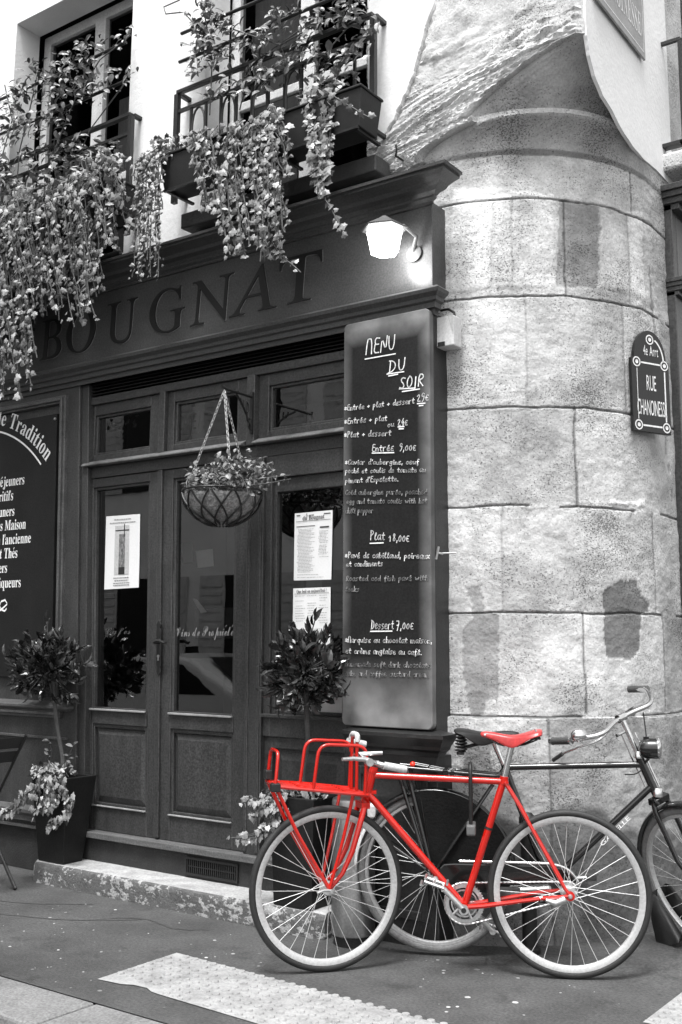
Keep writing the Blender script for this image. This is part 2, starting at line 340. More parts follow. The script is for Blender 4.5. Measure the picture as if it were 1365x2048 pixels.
# plaster with its ragged edge on the stone; window openings left free
WL = (-6.28, -5.02, 3.92, 6.0)       # left window opening x0 x1 z0 z1
CWL = at(413, 100, PT).x; CWR = at(737, 100, PT).x
WC = (CWL, CWR, 3.98, 6.4)
random.seed(14)
edge = [(870, -60), (868, 5), (852, 48), (848, 62), (842, 92), (836, 105), (830, 130), (826, 150), (818, 165), (812, 185), (806, 192), (801, 208), (795, 216), (789, 236), (781, 246), (768, 268), (757, 262)]
def jag(pts, s, n=4):
    out = [pts[0]]
    for a, b in zip(pts, pts[1:]):
        for i in range(1, n): out.append((a[0]+(b[0]-a[0])*i/n+random.uniform(-s, s), a[1]+(b[1]-a[1])*i/n+random.uniform(-s, s)*.5))
        out.append(b)
    return out
E2 = jag([(at(px, py, PT).x, at(px, py, PT).z) for px, py in edge], .004)
m = MB(); Y0, Y1 = PT, 4.80
def pbox(x0, x1, z0, z1): m.box(x0, x1, Y0, Y1, z0, z1)
pbox(-9, WL[0], 3.6, 7.5); pbox(WL[1], WC[0], 3.6, 7.5); pbox(WL[0], WL[1], WL[3], 7.5); pbox(WL[0], WL[1], 3.6, WL[2]); pbox(WC[0], WC[1], 3.6, WC[2]); pbox(WC[0], WC[1], WC[3], 7.5)
ZB = E2[-1][1]
poly = [(WC[1], ZB), (E2[-1][0], ZB)] + E2[-2::-1] + [(E2[0][0], 7.5), (WC[1], 7.5)]
PPOLY = poly
m.prism(poly, Y0, 4.612)
m.build('plaster_wall', PLASTER, BLD)
# ground floor wall behind the joinery, and dark rooms behind the glass
m = MB(); m.box(-9, -5.26, 4.63, 4.9, 0, 3.6); m.box(-5.26, -3.14, 4.63, 4.9, 3.05, 3.6); m.box(-3.14, -2.74, 4.63, 4.9, 0, 3.6)
m.build('rear_wall', WOODD, BLD)
m = MB(); m.box(-6.2, -2.76, 7.0, 7.1, 0, 3.5); m.box(-6.3, -6.2, 4.9, 7.1, 0, 3.5); m.box(-2.9, -2.78, 4.92, 7.0, 0, 3.5); m.box(-6.2, -2.9, 4.92, 7.0, 3.4, 3.5); m.box(-6.2, -2.9, 4.7, 7.0, .2, .27)
m.box(-7, -2.9, 6.6, 6.7, 3.7, 7); m.box(-7, -2.9, 4.9, 6.6, 3.7, 3.75); m.box(-4.7, -4.6, 4.9, 6.6, 3.75, 6.6); m.box(-7, -2.9, 4.9, 6.7, 6.6, 6.7); m.box(-7.1, -7, 4.9, 6.7, 3.7, 6.7); m.box(-2.9, -2.8, 4.9, 6.7, 3.7, 6.7)
m.build('interior_room', ROOM, BLD)
# stone corner: flat left face, round pillar, corbelled out to a sharp corner above
CX, CY = -1.82, 4.60
def rad(z):
    if z < 3.90: r = .95
    elif z < 3.925: r = .95 - .05*(z-3.90)/.025
    elif z < 4.06: t = (z-3.925)/.135; r = .915 - .30*t**2.6
    elif z < 4.09: r = .595
    elif z < 4.10: r = .595 + .07*(z-4.09)/.01
    elif z < 4.36: t = (z-4.10)/.26; r = .665*(1-t)**.62
    else: r = 0.0
    return max(r, .012)
COURSE = [1.05, 1.545, 2.065, 2.565, 3.145, 3.66]
VJ = [(2.565, 3.145, 1.12, .5), (1.545, 2.065, .42, .35), (1.06, 1.545, 1.36, .6), (2.065, 2.565, .80, 1), (1.06, 1.545, .815, .8), (2.565, 3.145, .56, .35), (3.145, 3.66, .77, .8), (1.545, 2.065, 1.30, .6), (3.145, 3.66, 1.18, .4), (3.66, 3.9, 1.22, .8), (0, 1.05, .62, .6), (3.145, 3.66, .50, .3)]
def pt_in(p, poly):
    c = False; n = len(poly)
    for i in range(n):
        a, b = poly[i], poly[i-1]
        if (a[1] > p[1]) != (b[1] > p[1]) and p[0] < (b[0]-a[0])*(p[1]-a[1])/(b[1]-a[1])+a[0]: c = not c
    return c
PATCH = []                           # (s, z) outlines; s = arc length from the left tangent point
def onpillar(px, py):                # where a sight line meets the round pillar
    d = ray(px, py); ox, oy = CAM.x-(CX-.95), CAM.y-(CY+.95)
    a = d.x*d.x+d.y*d.y; b = 2*(ox*d.x+oy*d.y); c = ox*ox+oy*oy-.95**2; q = b*b-4*a*c
    if q < 0: return None
    t = (-b-math.sqrt(q))/(2*a); p = CAM+d*t
    return (math.atan2(p.y-(CY+.95), p.x-(CX-.95))+math.pi/2)*.95, p.z
def patch(pix, tone): PATCH.append(([onpillar(*p) or (1.6, 2) for p in pix], tone))
patch([(1210, 1176), (1245, 1160), (1272, 1160), (1282, 1190), (1300, 1207), (1298, 1225), (1283, 1228), (1280, 1300), (1262, 1322), (1215, 1312), (1207, 1265), (1212, 1228), (1206, 1200)], .36)
patch([(930, 1174), (962, 1170), (968, 1225), (998, 1232), (998, 1395), (972, 1402), (968, 1432), (940, 1430), (925, 1330), (924, 1262), (944, 1240), (944, 1200)], .62)
patch([(1118, 398), (1200, 415), (1197, 440), (1204, 455), (1196, 480), (1200, 520), (1195, 575), (1115, 575)], .58)
patch([(1290, 450), (1340, 480), (1345, 640), (1302, 610), (1298, 520)], .55)
patch([(1305, 620), (1342, 650), (1342, 740), (1310, 700)], .62)
patch([(905, 380), (1108, 392), (1108, 402), (985, 405), (980, 575), (900, 588)], 1.22)
patch([(990, 405), (1108, 402), (1110, 575), (988, 575)], 1.16)
patch([(1198, 430), (1285, 425), (1290, 600), (1202, 575)], 1.22)
patch([(1215, 1000), (1290, 1003), (1290, 1012), (1215, 1009)], 1.5)
patch([(1225, 1020), (1262, 1024), (1255, 1040), (1225, 1036)], 1.4)
patch([(930, 1480), (985, 1480), (985, 1570), (930, 1570)], .6)
m = MB(); tone = []
zs = []; z = -.02
while z < 7.2:
    zs.append(z); near = any(abs(z-c) < .03 for c in COURSE) or 3.86 < z < 4.4
    z += .005 if near else (.010 if z < 4.6 else .03)
NL, NA, NR = 56, 190, 26
random.seed(3)
def hz(n, s, z): return noise.fractal(Vector((s*n, z*n, 3.1)), .9, 2.0, 5)
for z in zs:
    r = rad(z)
    cx, cy = CX-r, CY+r
    ring = []
    for i in range(NL): ring.append((-3.1+(cx+3.1)*i/NL, CY, 0, -1, -(cx-(-3.1+(cx+3.1)*i/NL))))
    for i in range(NA):
        a = -math.pi/2+math.pi/2*i/(NA-1); ring.append((cx+r*math.cos(a), cy+r*math.sin(a), math.cos(a), math.sin(a), r*math.pi/2*i/(NA-1)))
    for i in range(1, NR+1): ring.append((CX, cy+(6.2-cy)*i/NR, 1, 0, r*math.pi/2+(6.2-cy)*i/NR))
    for (x, y, nx_, ny_, s) in ring:
        d = 0.0; tn = 1.0; rough = 1.0
        wob = .008*noise.fractal(Vector((s*5, z*4, 0)), .9, 2, 4)
        if z < 3.9:
            for c in COURSE:
                q = abs(z-c-wob)
                if q < .008 and noise.noise(Vector((s*3, c*5, 1))) > -.45: d -= .010*(1-q/.008); tn *= .42 if q < .0045 else .8
            for (z0, z1, sj, k) in VJ:
                if z0 < z < z1:
                    q = abs(s-sj-wob)
                    if q < .008: d -= .008*k*(1-q/.008); tn *= 1-.62*min(1, k*1.3) if q < .005 else 1-.2*k
            if z < 1.05: d += .022+.008*hz(2, s, z); tn *= .80+.12*hz(3, s, z)
            ci = sum(1 for c in COURSE if z > c+wob); bi = sum(1 for (z0, z1, sj, k) in VJ if z0 < z < z1 and s > sj+wob)
            tn *= (1.05, .86, 1.10, .93, 1.0, .82, 1.06, .95)[(ci*3+bi*5) % 8]
            d += .006*hz(5, s, z) + .0026*hz(26, s*.7, z*1.3)
            tn *= 1+.24*hz(2.2, s, z)+.16*hz(9, s, z)
            w_ = .012*noise.noise(Vector((s*30, z*30, 0)))
            for pl_, t_ in PATCH:
                if pt_in((s+w_, z+w_), pl_):
                    tn *= t_; d += -.0035 if t_ < 1 else .003
                    break
            g_ = max(0.0, (s-1.05)/.45); tn *= 1-.25*min(1, g_)*(.6+.8*noise.noise(Vector((s*4, z*1.5, 7))))  # right flank darkened in the tone, as painted side shade
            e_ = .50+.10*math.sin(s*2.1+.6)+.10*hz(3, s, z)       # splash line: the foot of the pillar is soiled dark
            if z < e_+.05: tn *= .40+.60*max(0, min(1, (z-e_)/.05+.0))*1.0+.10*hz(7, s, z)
        else:
            left = y < CY+.001 and nx_ == 0
            corb = (not left) and nx_ != 1 and z < 4.36
            if left:
                # broken stone face spilling down to the round part, coarser near the edge
                k = max(0.0, min(1.0, 1-(cx-x)/.75)) if z < 4.5 else .25
                dg = noise.fractal(Vector(((s+z*1.1)*4.5, (z-s*.9)*11, 2)), .8, 2.0, 5)
                d += (.012+.035*k)*abs(dg) + .004*hz(14, s, z) + .022*k
                tn *= 1.16+.14*hz(3, s, z)
                if pt_in((x-.02, z), PPOLY): d = -.012
            elif corb: tn *= (.80 if z > 3.93 else 1)*(1.3 if 4.058 < z < 4.092 else 1)*(1+.2*hz(4, s, z)); d += .002*hz(20, s, z)  # overhang shade and the bright fillet are painted into the corbel tone
            else: d += .002*hz(10, s, z)
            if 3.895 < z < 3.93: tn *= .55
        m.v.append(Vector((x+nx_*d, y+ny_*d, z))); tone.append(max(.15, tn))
n = NL+NA+NR
for j in range(len(zs)-1):
    for i in range(n-1): m.f.append([j*n+i, j*n+i+1, (j+1)*n+i+1, (j+1)*n+i])
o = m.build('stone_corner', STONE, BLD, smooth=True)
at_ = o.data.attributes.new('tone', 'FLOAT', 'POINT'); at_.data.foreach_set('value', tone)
# plaster on the side-street face, its curved lower edge following the corbel
ed = [(1172, -70), (1171, 10), (1174, 70), (1180, 110), (1190, 150), (1207, 192), (1226, 222), (1237, 245), (1250, 268), (1266, 292), (1288, 318), (1312, 338)]
E3 = jag([(atx(px, py, -1.812).y, atx(px, py, -1.812).z) for px, py in ed], .003)
poly = [(E3[-1][0], E3[-1][1])] + [(5.95, E3[-1][1]), (5.95, 4.25), (5.86, 4.25), (5.86, 7.5), (E3[0][0], 7.5)] + E3[:-1]
MB().prismx(poly, -1.83, -1.812).build('side_plaster', PLASTER, BLD)
m = MB(); m.box(-1.83, -1.812, 6.7, 9, 4.0, 7.5); m.box(-1.83, -1.812, 5.95, 6.7, 4.0, 4.25); m.box(-2.6, -2.1, 5.6, 9, 0, 7); m.build('side_wall', PLASTER, BLD)

def sash(parent, x0, x1, z0, z1, y, panes=2, fw=.075, curtain=True):
    win = MB(); win.frame(x0, x1, z0, z1, x0+fw, x1-fw, z0+fw, z1-fw, y, y+.06)
    xm = (x0+x1)/2; win.box(xm-.055, xm+.055, y-.012, y+.05, z0+fw, z1-fw)
    zt = z0+(z1-z0)*.34
    win.box(x0+fw, xm-.055, y+.006, y+.045, zt-.03, zt+.03); win.box(xm+.055, x1-fw, y+.006, y+.045, zt-.03, zt+.03)
    w_ = win.build('window', FRAMEL, parent, bevel=.006)
    for a, b in ((x0+fw, xm-.055), (xm+.055, x1-fw)):
        for c, d in ((z0+fw, zt-.03), (zt+.03, z1-fw)):
            MB().add([(a, y+.03, c), (b, y+.03, c), (b, y+.03, d), (a, y+.03, d)], [(0, 1, 2, 3)]).build('pane', GLASSU, w_)
    return w_
wl_ = sash(BLD, -6.30, -5.0, 3.95, 6.02, 4.86)
wc_ = sash(BLD, WC[0]-.02, WC[1]+.02, 4.0, 6.42, 4.84)
m = MB(); m.box(-5.58, -5.02, 5.0, 5.01, 4.1, 5.35); m.box(WC[0]+.05, WC[0]+.42, 5.0, 5.01, 4.1, 6.3); m.box(-6.2, -5.95, 5.02, 5.03, 4.1, 5.0)
m.build('curtain', CURT, BLD)
m = MB(); m.box(-6.28, -5.03, 4.56, 4.86, 3.9, 3.935); m.build('window_sill', SLATE, BLD, bevel=.006)
sx0 = at(362, 430, 4.42).x; sx1 = at(752, 335, 4.42).x
m = MB(); m.box(sx0, sx1, 4.42, 4.84, 3.87, 3.965); m.build('window_sill', SLATE, BLD, bevel=.008)
m = MB(); m.box(sx0+.06, sx1-.05, 4.50, 4.584, 3.74, 3.869); m.build('sill_corbel', STEP, BLD, bevel=.01)

# side-street window and its stone sill
m = MB(); m.box(-1.95, -1.88, 5.88, 5.98, 4.25, 7.2); m.box(-1.95, -1.90, 5.98, 6.02, 4.25, 7.2); m.box(-1.95, -1.88, 6.3, 6.38, 4.25, 7.2); m.build('window', FRAMEL, BLD, bevel=.006)
MB().add([(-1.93, 6.02, 4.2), (-1.93, 7, 4.2), (-1.93, 7, 7.2), (-1.93, 6.02, 7.2)], [(0, 1, 2, 3)]).build('pane', GLASSU, BLD)
m = MB(); m.box(-1.84, -1.66, 5.70, 7.2, 4.06, 4.17); o = m.build('window_sill', STONE, BLD, bevel=.02); a_ = o.data.attributes.new('tone', 'FLOAT', 'POINT'); a_.data.foreach_set('value', [1.2]*len(o.data.vertices))

# ------------------------------------------------------------ café shopfront
SH = thing('cafe_shopfront', 'dark painted timber café shopfront with engraved fascia, glazed double door and transoms', 'shopfront', (-4.5, 4.5, 0))
def W(mb, name, mat=WOOD, parent=None, bevel=.004, **k): return mb.build(name, mat, parent or SH, bevel=bevel, wp=True, **k)
W(MB().box(-9, -2.62, 4.48, 4.62, 3.168, 3.64), 'fascia', FRIEZE, bevel=.003)
PC = [(0, 3.625), (.012, 3.625), (.012, 3.64), (.03, 3.65), (.03, 3.662), (.05, 3.675), (.085, 3.685), (.10, 3.70), (.13, 3.712), (.165, 3.722), (.165, 3.735), (.18, 3.737), (.18, 3.752), (0, 3.775)]
W(MB().sweep(PC, -9, -2.62, 4.48, 4.478), 'cornice', FRIEZE, bevel=0)
PA = [(0, 3.035), (.012, 3.035), (.012, 3.062), (.03, 3.066), (.03, 3.092), (.045, 3.10), (.045, 3.118), (.07, 3.135), (.075, 3.152), (.06, 3.166), (0, 3.172)]
W(MB().sweep(PA, -9, -2.62, 4.48, 4.515), 'architrave', FRIEZE, bevel=0)
# pilaster and pedestal at the right end
m = MB(); m.box(-3.15, -2.618, 4.48, 4.62, .96, 3.05); W(m, 'pilaster', WOODP)
PB = [(0, .865), (.02, .865), (.03, .885), (.05, .90), (.055, .915), (.075, .94), (.085, .955), (.085, .972), (0, .985)]
W(MB().sweep(PB, -3.10, -2.615, 4.47, 4.515), 'pilaster_base', WOODP, bevel=0)
m = MB(); m.box(-3.12, -2.60, 4.455, 4.62, 0, .87); m.frame(-3.07, -2.65, .12, .80, -3.03, -2.69, .16, .76, 4.445, 4.46); W(m, 'pedestal', WOODP)
# left wall panel with its mouldings
m = MB(); m.box(-9, -5.262, 4.48, 4.62, .26, 3.04); W(m, 'side_panel')
m = MB(); X0 = -7.45
for (a, y0) in ((0, 4.455), (.018, 4.44), (.034, 4.452)):
    t_ = .018
    m.frame(X0+a, -5.37-a, .93+a, 2.985-a, X0+a+t_, -5.37-a-t_, .93+a+t_, 2.985-a-t_, y0, 4.485)
W(m, 'panel_moulding', MOULD, bevel=.004)
m = MB(); m.sweep([(0, .97), (.03, .975), (.05, .99), (.05, 1.005), (0, 1.03)], -9, -5.30, 4.478, 4.55); m.sweep([(0, .30), (.03, .30), (.03, .33), (.05, .35), (.05, .37), (0, .39)], -9, -5.5, 4.478, 4.55); m.box(-9, -5.32, 4.465, 4.485, .80, .815); m.box(-9, -5.5, 4.46, 4.50, .255, .275)
W(m, 'dado_rail', MOULD, bevel=.002)
# door surround, header, louvre, rails
m = MB(); m.box(-5.262, -5.20, 4.50, 4.62, .26, 3.04); W(m, 'door_jamb')
m = MB(); m.box(-5.20, -3.15, 4.60, 4.625, 2.95, 3.04)
for i in range(4): z = 2.968+.021*i; m.add([(-5.2, 4.525, z), (-3.15, 4.525, z), (-3.15, 4.60, z+.018), (-5.2, 4.60, z+.018), (-5.2, 4.525, z+.005), (-3.15, 4.525, z+.005), (-3.15, 4.60, z+.023), (-5.2, 4.60, z+.023)], [(0, 1, 2, 3), (7, 6, 5, 4), (0, 4, 5, 1)])
W(m, 'louvre', WOODD, bevel=0)
m = MB(); m.box(-5.2, -3.15, 4.525, 4.62, 2.905, 2.955); W(m, 'header_rail', WOODX)
m = MB(); m.box(-5.2, -3.15, 4.53, 4.62, 2.425, 2.495); W(m, 'transom_rail', WOODX)
m = MB(); m.box(-4.575, -4.525, 4.515, 4.62, 2.53, 2.905); W(m, 'mullion')
m = MB(); m.box(-3.866, -3.808, 4.505, 4.62, 2.497, 2.905); W(m, 'mullion')
m = MB()
for a, b in ((-5.215, -3.88), (-3.80, -3.15)): m.add([(a, 4.53, 2.497), (b, 4.53, 2.497), (b, 4.475, 2.497), (a, 4.475, 2.497), (a, 4.53, 2.535), (b, 4.53, 2.535), (b, 4.475, 2.508), (a, 4.475, 2.508)], [(0, 1, 2, 3), (7, 6, 5, 4), (3, 2, 6, 7), (0, 3, 7, 4), (1, 5, 6, 2), (0, 4, 5, 1)])
W(m, 'transom_sill', SILL)
def pane(x0, x1, z0, z1, y, parent):
    return MB().add([(x0, y, z0), (x1, y, z0), (x1, y, z1), (x0, y, z1)], [(0, 1, 2, 3)]).build('pane', GLASS, parent, wp=True)
for (x0, x1, g0, g1) in ((-5.20, -4.575, -5.165, -4.686), (-4.525, -3.866, -4.46, -3.975), (-3.808, -3.15, -3.722, -3.21)):
    m = MB(); m.frame(x0, x1, 2.50, 2.905, g0-.012, g1+.012, 2.575, 2.836, 4.545, 4.60); m.frame(g0-.012, g1+.012, 2.575, 2.836, g0+.004, g1-.004, 2.592, 2.820, 4.557, 4.59)
    w_ = W(m, 'transom_window'); pane(g0, g1, 2.585, 2.825, 4.575, w_)
def door(x0, x1, g0, g1, zt, astragal):
    m = MB(); z0, z1 = .288, 2.422
    m.box(x0, g0-.014, 4.54, 4.59, z0, z1); m.box(g1+.014, x1, 4.54, 4.59, z0, z1)
    a, b = g0-.014, g1+.014
    m.box(a, b, 4.54, 4.59, 2.365, z1); m.box(a, b, 4.54, 4.59, .905, .985); m.box(a, b, 4.54, 4.59, z0, .425)
    m.frame(a, b, .985, 2.365, g0+.006, g1-.006, 1.004, 2.348, 4.552, 4.58)
    m.frame(a, b, .425, .905, a+.022, b-.022, .447, .883, 4.551, 4.583)
    m.frustum([(a+.022, 4.572, .447), (b-.022, 4.572, .447), (b-.022, 4.572, .883), (a+.022, 4.572, .883)], [(a+.06, 4.556, .485), (b-.06, 4.556, .485), (b-.06, 4.556, .845), (a+.06, 4.556, .845)])
    if astragal: m.box(x1-.022, x1+.016, 4.522, 4.54, z0+.01, z1)
    d = W(m, 'door'); pane(g0, g1, 1.0, 2.352, 4.575, d)
    W(MB().box(a, b, 4.522, 4.539, .985, .997), 'weather_bead', BEAD, d, bevel=.003); W(MB().box(a, b, 4.526, 4.539, .425, .434), 'weather_bead', BEAD, d, bevel=.003); return d
DL = door(-5.196, -4.553, -5.150, -4.672, 0, True); DR = door(-4.546, -3.855, -4.447, -3.975, 0, False)
m = MB(); m.box(-3.855, -3.735, 4.51, 4.62, .285, 2.424); m.box(-3.845, -3.825, 4.502, 4.511, .3, 2.42); m.box(-3.765, -3.745, 4.502, 4.511, .3, 2.42); W(m, 'door_post')
m = MB(); m.frame(-3.735, -3.15, .90, 2.424, -3.69, -3.175, 1.02, 2.30, 4.53, 4.60); m.frame(-3.69, -3.175, 1.02, 2.30, -3.668, -3.19, 1.04, 2.22, 4.55, 4.585); m.box(-3.735, -3.15, 4.51, 4.53, 1.0, 1.02)
SWN = W(m, 'side_window'); pane(-3.68, -3.18, 1.03, 2.23, 4.575, SWN)
m = MB(); m.box(-3.735, -3.15, 4.575, 4.62, .28, .90); m.frame(-3.735, -3.15, .28, .90, -3.68, -3.2, .36, .84, 4.545, 4.576); m.frustum([(-3.66, 4.575, .38), (-3.22, 4.575, .38), (-3.22, 4.575, .82), (-3.66, 4.575, .82)], [(-3.62, 4.56, .42), (-3.26, 4.56, .42), (-3.26, 4.56, .78), (-3.62, 4.56, .78)]); W(m, 'kick_panel')
m = MB(); m.box(-5.30, -3.12, 4.468, 4.62, .252, .286); W(m, 'threshold', M('threshold_highlight', .10, .6, .4, 9, .2, stretch=(.5, 3, 3), grain=.3))  # pale colour paints a ledge highlight on the threshold
m = MB(); m.box(-9, -3.12, 4.50, 4.62, 0, .252); W(m, 'plinth', M('dark_plinth', .02, .7, .5, 7, .3, grain=.3))
m = MB(); m.frame(-4.275, -3.87, .135, .232, -4.262, -3.883, .148, .219, 4.488, 4.503)
for i in range(24): m.box(-4.258+i*.0157, -4.2515+i*.0157, 4.491, 4.50, .149, .218)
m.box(-4.26, -3.885, 4.493, 4.4985, .18, .187); W(m, 'air_vent', IRON, bevel=0)
# inside: a few things one makes out through the glass
m = MB(); m.box(-4.46, -4.0, 4.75, 4.76, 1.42, 1.60); W(m, 'inner_sill', M('inner_wood', .07, .6, .3, 10, .1), bevel=0)
# door furniture
m = MB(); hx = -4.528
pl_ = [(hx-.018, 1.26), (hx+.018, 1.26), (hx+.018, 1.46), (hx-.018, 1.46)]
m.prism([(hx, 1.205)]+[(hx+.02, 1.225), (hx+.012, 1.25), (hx+.019, 1.262), (hx+.019, 1.462), (hx+.012, 1.475), (hx+.021, 1.5), (hx, 1.525), (hx-.021, 1.5), (hx-.012, 1.475), (hx-.019, 1.462), (hx-.019, 1.262), (hx-.012, 1.25), (hx-.02, 1.225)], 4.514, 4.523)
h_ = W(m, 'door_handle', IRON, parent=DL, bevel=.002)
m = MB(); m.tube([(hx, 4.52, 1.395), (hx, 4.475, 1.395)], .009); m.tube([(hx, 4.478, 1.395), (hx+.02, 4.474, 1.402), (hx+.05, 4.474, 1.404), (hx+.085, 4.476, 1.392), (hx+.10, 4.478, 1.398)], [.010, .011, .010, .008, .006]); W(m, 'door_handle', IRON, parent=DL, bevel=0, smooth=True)
m = MB(); m.lathe([(.009, -.004), (.009, 0)], (hx, 4.514, 1.315), axis='y', n=12); m.box(hx-.004, hx+.004, 4.510, 4.514, 1.29, 1.315); W(m, 'keyhole', ALU, parent=DL, bevel=0)

# the neighbouring dark shopfront on the side street
S2 = thing('side_shopfront', 'dark timber shopfront edge with two ledges beyond the round stone corner', 'shopfront', (-1.8, 5.8, 0))
m = MB(); m.box(-2.0, -1.775, 5.70, 9, .0, 3.86); m.build('pilaster', WOOD, S2, bevel=.005)
def cor(z0, z1, p, y0, nm):
    m = MB()
    for i in range(4): m.box(-1.90, -1.775+p*(i+1)/4, y0-p*(i)/4*.35, 9, z0+(z1-z0)*i/4, z0+(z1-z0)*(i+1)/4)
    m.build(nm, WOOD, S2, bevel=.003)
cor(3.82, 3.96, .17, 5.70, 'cornice'); cor(3.32, 3.42, .08, 5.70, 'architrave'); cor(.98, 1.06, .06, 5.69, 'dado_rail')
MB().box(-1.90, -1.772, 5.76, 9, 3.44, 3.80).build('fascia', FRIEZE, S2, bevel=.003)
m = MB(); m.box(-1.80, -1.75, 5.69, 9, 0.02, .98); m.build('kick_panel', WOOD, S2, bevel=.004)

# stone doorstep
m = MB(); xs_ = [-5.27+i*.03 for i in range(72)]
random.seed(8)
prof = [(4.285, 0), (4.285, .03), (4.285, .06), (4.285, .085), (4.288, .108), (4.297, .117), (4.33, .12), (4.5, .121)]
for x in xs_:
    e = .02 if x < -5.25 or x > -3.16 else 0
    for j, (y, z) in enumerate(prof):
        d = .004*noise.fractal(Vector((x*14, z*22, 1)), .8, 2, 4) if j < 6 else .0015*noise.noise(Vector((x*8, y*8, 2)))
        m.v.append(Vector((x, y+d*(1 if j < 6 else 0)+e*(j < 6), z+(d if j >= 6 else 0)-(e*.4 if j in (4, 5) else 0))))
n = len(prof)
for i in range(len(xs_)-1):
    for j in range(n-1): m.f.append([i*n+j, (i+1)*n+j, (i+1)*n+j+1, i*n+j+1])
b = len(m.v)
for i in (0, len(xs_)-1): m.v += [Vector((xs_[i], 4.5, 0))]
m.f.append([j for j in range(n)]+[b]); m.f.append([(len(xs_)-1)*n+j for j in range(n-1, -1, -1)]+[b+1])
STEPF = pits(M('step_face', .33, .85, .3, 16, .5, 70, grain=.2, gscale=200), scale=26, lo=-.10, hi=-.02, strength=.3, dark=.72)
o = m.build('stone_step', STEPF, smooth=True); o.data.materials.append(STEP)
for p in o.data.polygons: p.material_index = 1 if p.center.z > .116 else 0
tag(o, 'long pale stone doorstep with stained pitted front edge under the café door', 'doorstep')

# ------------------------------------------------------------ writing
def glyph_map(s, style):
    if style == 'sans': return s
    up, lo = {'serif': (0x1D400, 0x1D41A), 'script': (0x1D4D0, 0x1D4EA), 'roman': (0x1D434, 0x1D44E)}[style]
    out = ''
    for c in s:
        if 'A' <= c <= 'Z': out += chr(up+ord(c)-65)
        elif 'a' <= c <= 'z': out += ('\u210E' if style == 'roman' and c == 'h' else chr(lo+ord(c)-97))
        else: out += c
    return out
ACC = {'é': ('e', 1), 'è': ('e', -1), 'É': ('E', 1), 'à': ('a', -1)}
GC = {}
def glyph(ch, style):
    k = (ch, style)
    if k in GC: return GC[k]
    base, acc = ACC.get(ch, (ch, 0))
    if base == ' ': GC[k] = ([], [], .30); return GC[k]
    c = bpy.data.curves.new('g', 'FONT'); c.body = glyph_map(base, style); c.resolution_u = 3
    o = bpy.data.objects.new('g', c); COL.objects.link(o)
    me = bpy.data.meshes.new_from_object(o.evaluated_get(bpy.context.evaluated_depsgraph_get()))
    vs = [(v.co.x, v.co.y) for v in me.vertices]; fs = [list(p.vertices) for p in me.polygons]
    bpy.data.objects.remove(o); bpy.data.curves.remove(c); bpy.data.meshes.remove(me)
    if style == 'roman': vs = [(x-.213*y, y) for x, y in vs]      # italic serif letters set upright
    x0 = min(v[0] for v in vs); vs = [(x-x0, y) for x, y in vs]; wd = max(v[0] for v in vs)
    if acc:
        b = len(vs); xm = wd*.5; s_ = acc
        vs += [(xm-.05*s_-.03, .56), (xm-.05*s_+.04, .56), (xm+.10*s_+.03, .70), (xm+.10*s_-.06, .70)]; fs.append([b, b+1, b+2, b+3] if s_ > 0 else [b+3, b+2, b+1, b])
    GC[k] = (vs, fs, wd+.055); return GC[k]
def text2d(s, style, sp=0.0):        # -> verts, faces, width, in em units
    V, F_, x = [], [], 0.0
    for ch in s:
        vs, fs, a = glyph(ch, style); b = len(V)
        V += [(x+p[0], p[1]) for p in vs]; F_ += [[b+i for i in f] for f in fs]; x += a+sp
    return V, F_, x
def write(mb, s, style, p0, p1, h=None, up=None, sp=0.0, thick=0.0):   # text from p0 to p1 (3-D), h = em height
    p0 = Vector(p0); p1 = Vector(p1); V, F_, wd = text2d(s, style, sp); ex = (p1-p0)/wd; h = h or ex.length
    up = Vector(up or (0, 0, 1))*h
    mb.add([p0+ex*x+up*y for x, y in V], F_)
    return mb
def solid(mb, d):                    # give flat letters a real thickness towards the viewer
    n = len(mb.v); d = Vector(d); fs = list(mb.f); cnt = {}
    for f in fs:
        for i in range(len(f)): e = (f[i], f[(i+1) % len(f)]); cnt[e] = cnt.get(e, 0)+1
    mb.v += [v+d for v in mb.v]; mb.f = [[i+n for i in f] for f in fs]
    for (a, b) in cnt:
        if (b, a) not in cnt: mb.f.append([a, b, b+n, a+n])
    return mb

# the fascia letters, cut separately so each can take its own width
EDGE = M('letter_highlight_paint', .16, .6, .4, 20, 0)  # pale offset copy under each letter, a painted highlight along its edge
boxes = [('U', -6.42, -6.14), ('A', -6.80, -6.45), ('B', -5.67, -5.46), ('O', -5.41, -5.13), ('U', -5.02, -4.755), ('G', -4.64, -4.345), ('N', -4.295, -3.955), ('A', -3.985, -3.635), ('T', -3.615, -3.315)]
for ch, a, b in boxes:
    vs, fs, wd = glyph(ch, 'roman'); mb = MB(); W0 = max(v[0] for v in vs); H0 = max(v[1] for v in vs)
    z0 = 3.262; h = .275/.70
    mb.add([(a+(b-a)*x/W0, 4.4785, z0+y*h) for x, y in vs], fs); solid(mb, (0, -.007, 0))
    mb.build('letter', LETTER, SH)
    mb = MB(); mb.add([(a+.0055+(b-a)*x/W0, 4.4782, z0-.0045+y*h) for x, y in vs], fs); mb.build('letter_highlight', EDGE, SH)
# gold-script on the right door glass, painted on the pane
mb = write(MB(), 'Vins de Propriété', 'script', at(352, 1273, 4.572), at(468, 1271, 4.572), h=.085)
mb.build('glass_lettering', M('glass_letters', .22, .6, .2, 30, 0), DR)
mb = write(MB(), 'Cafés', 'script', at(212, 1268, 4.572), at(262, 1268, 4.572), h=.06)
mb.build('glass_lettering', M('glass_letters_dark', .06, .6, .2, 30, 0), DL)

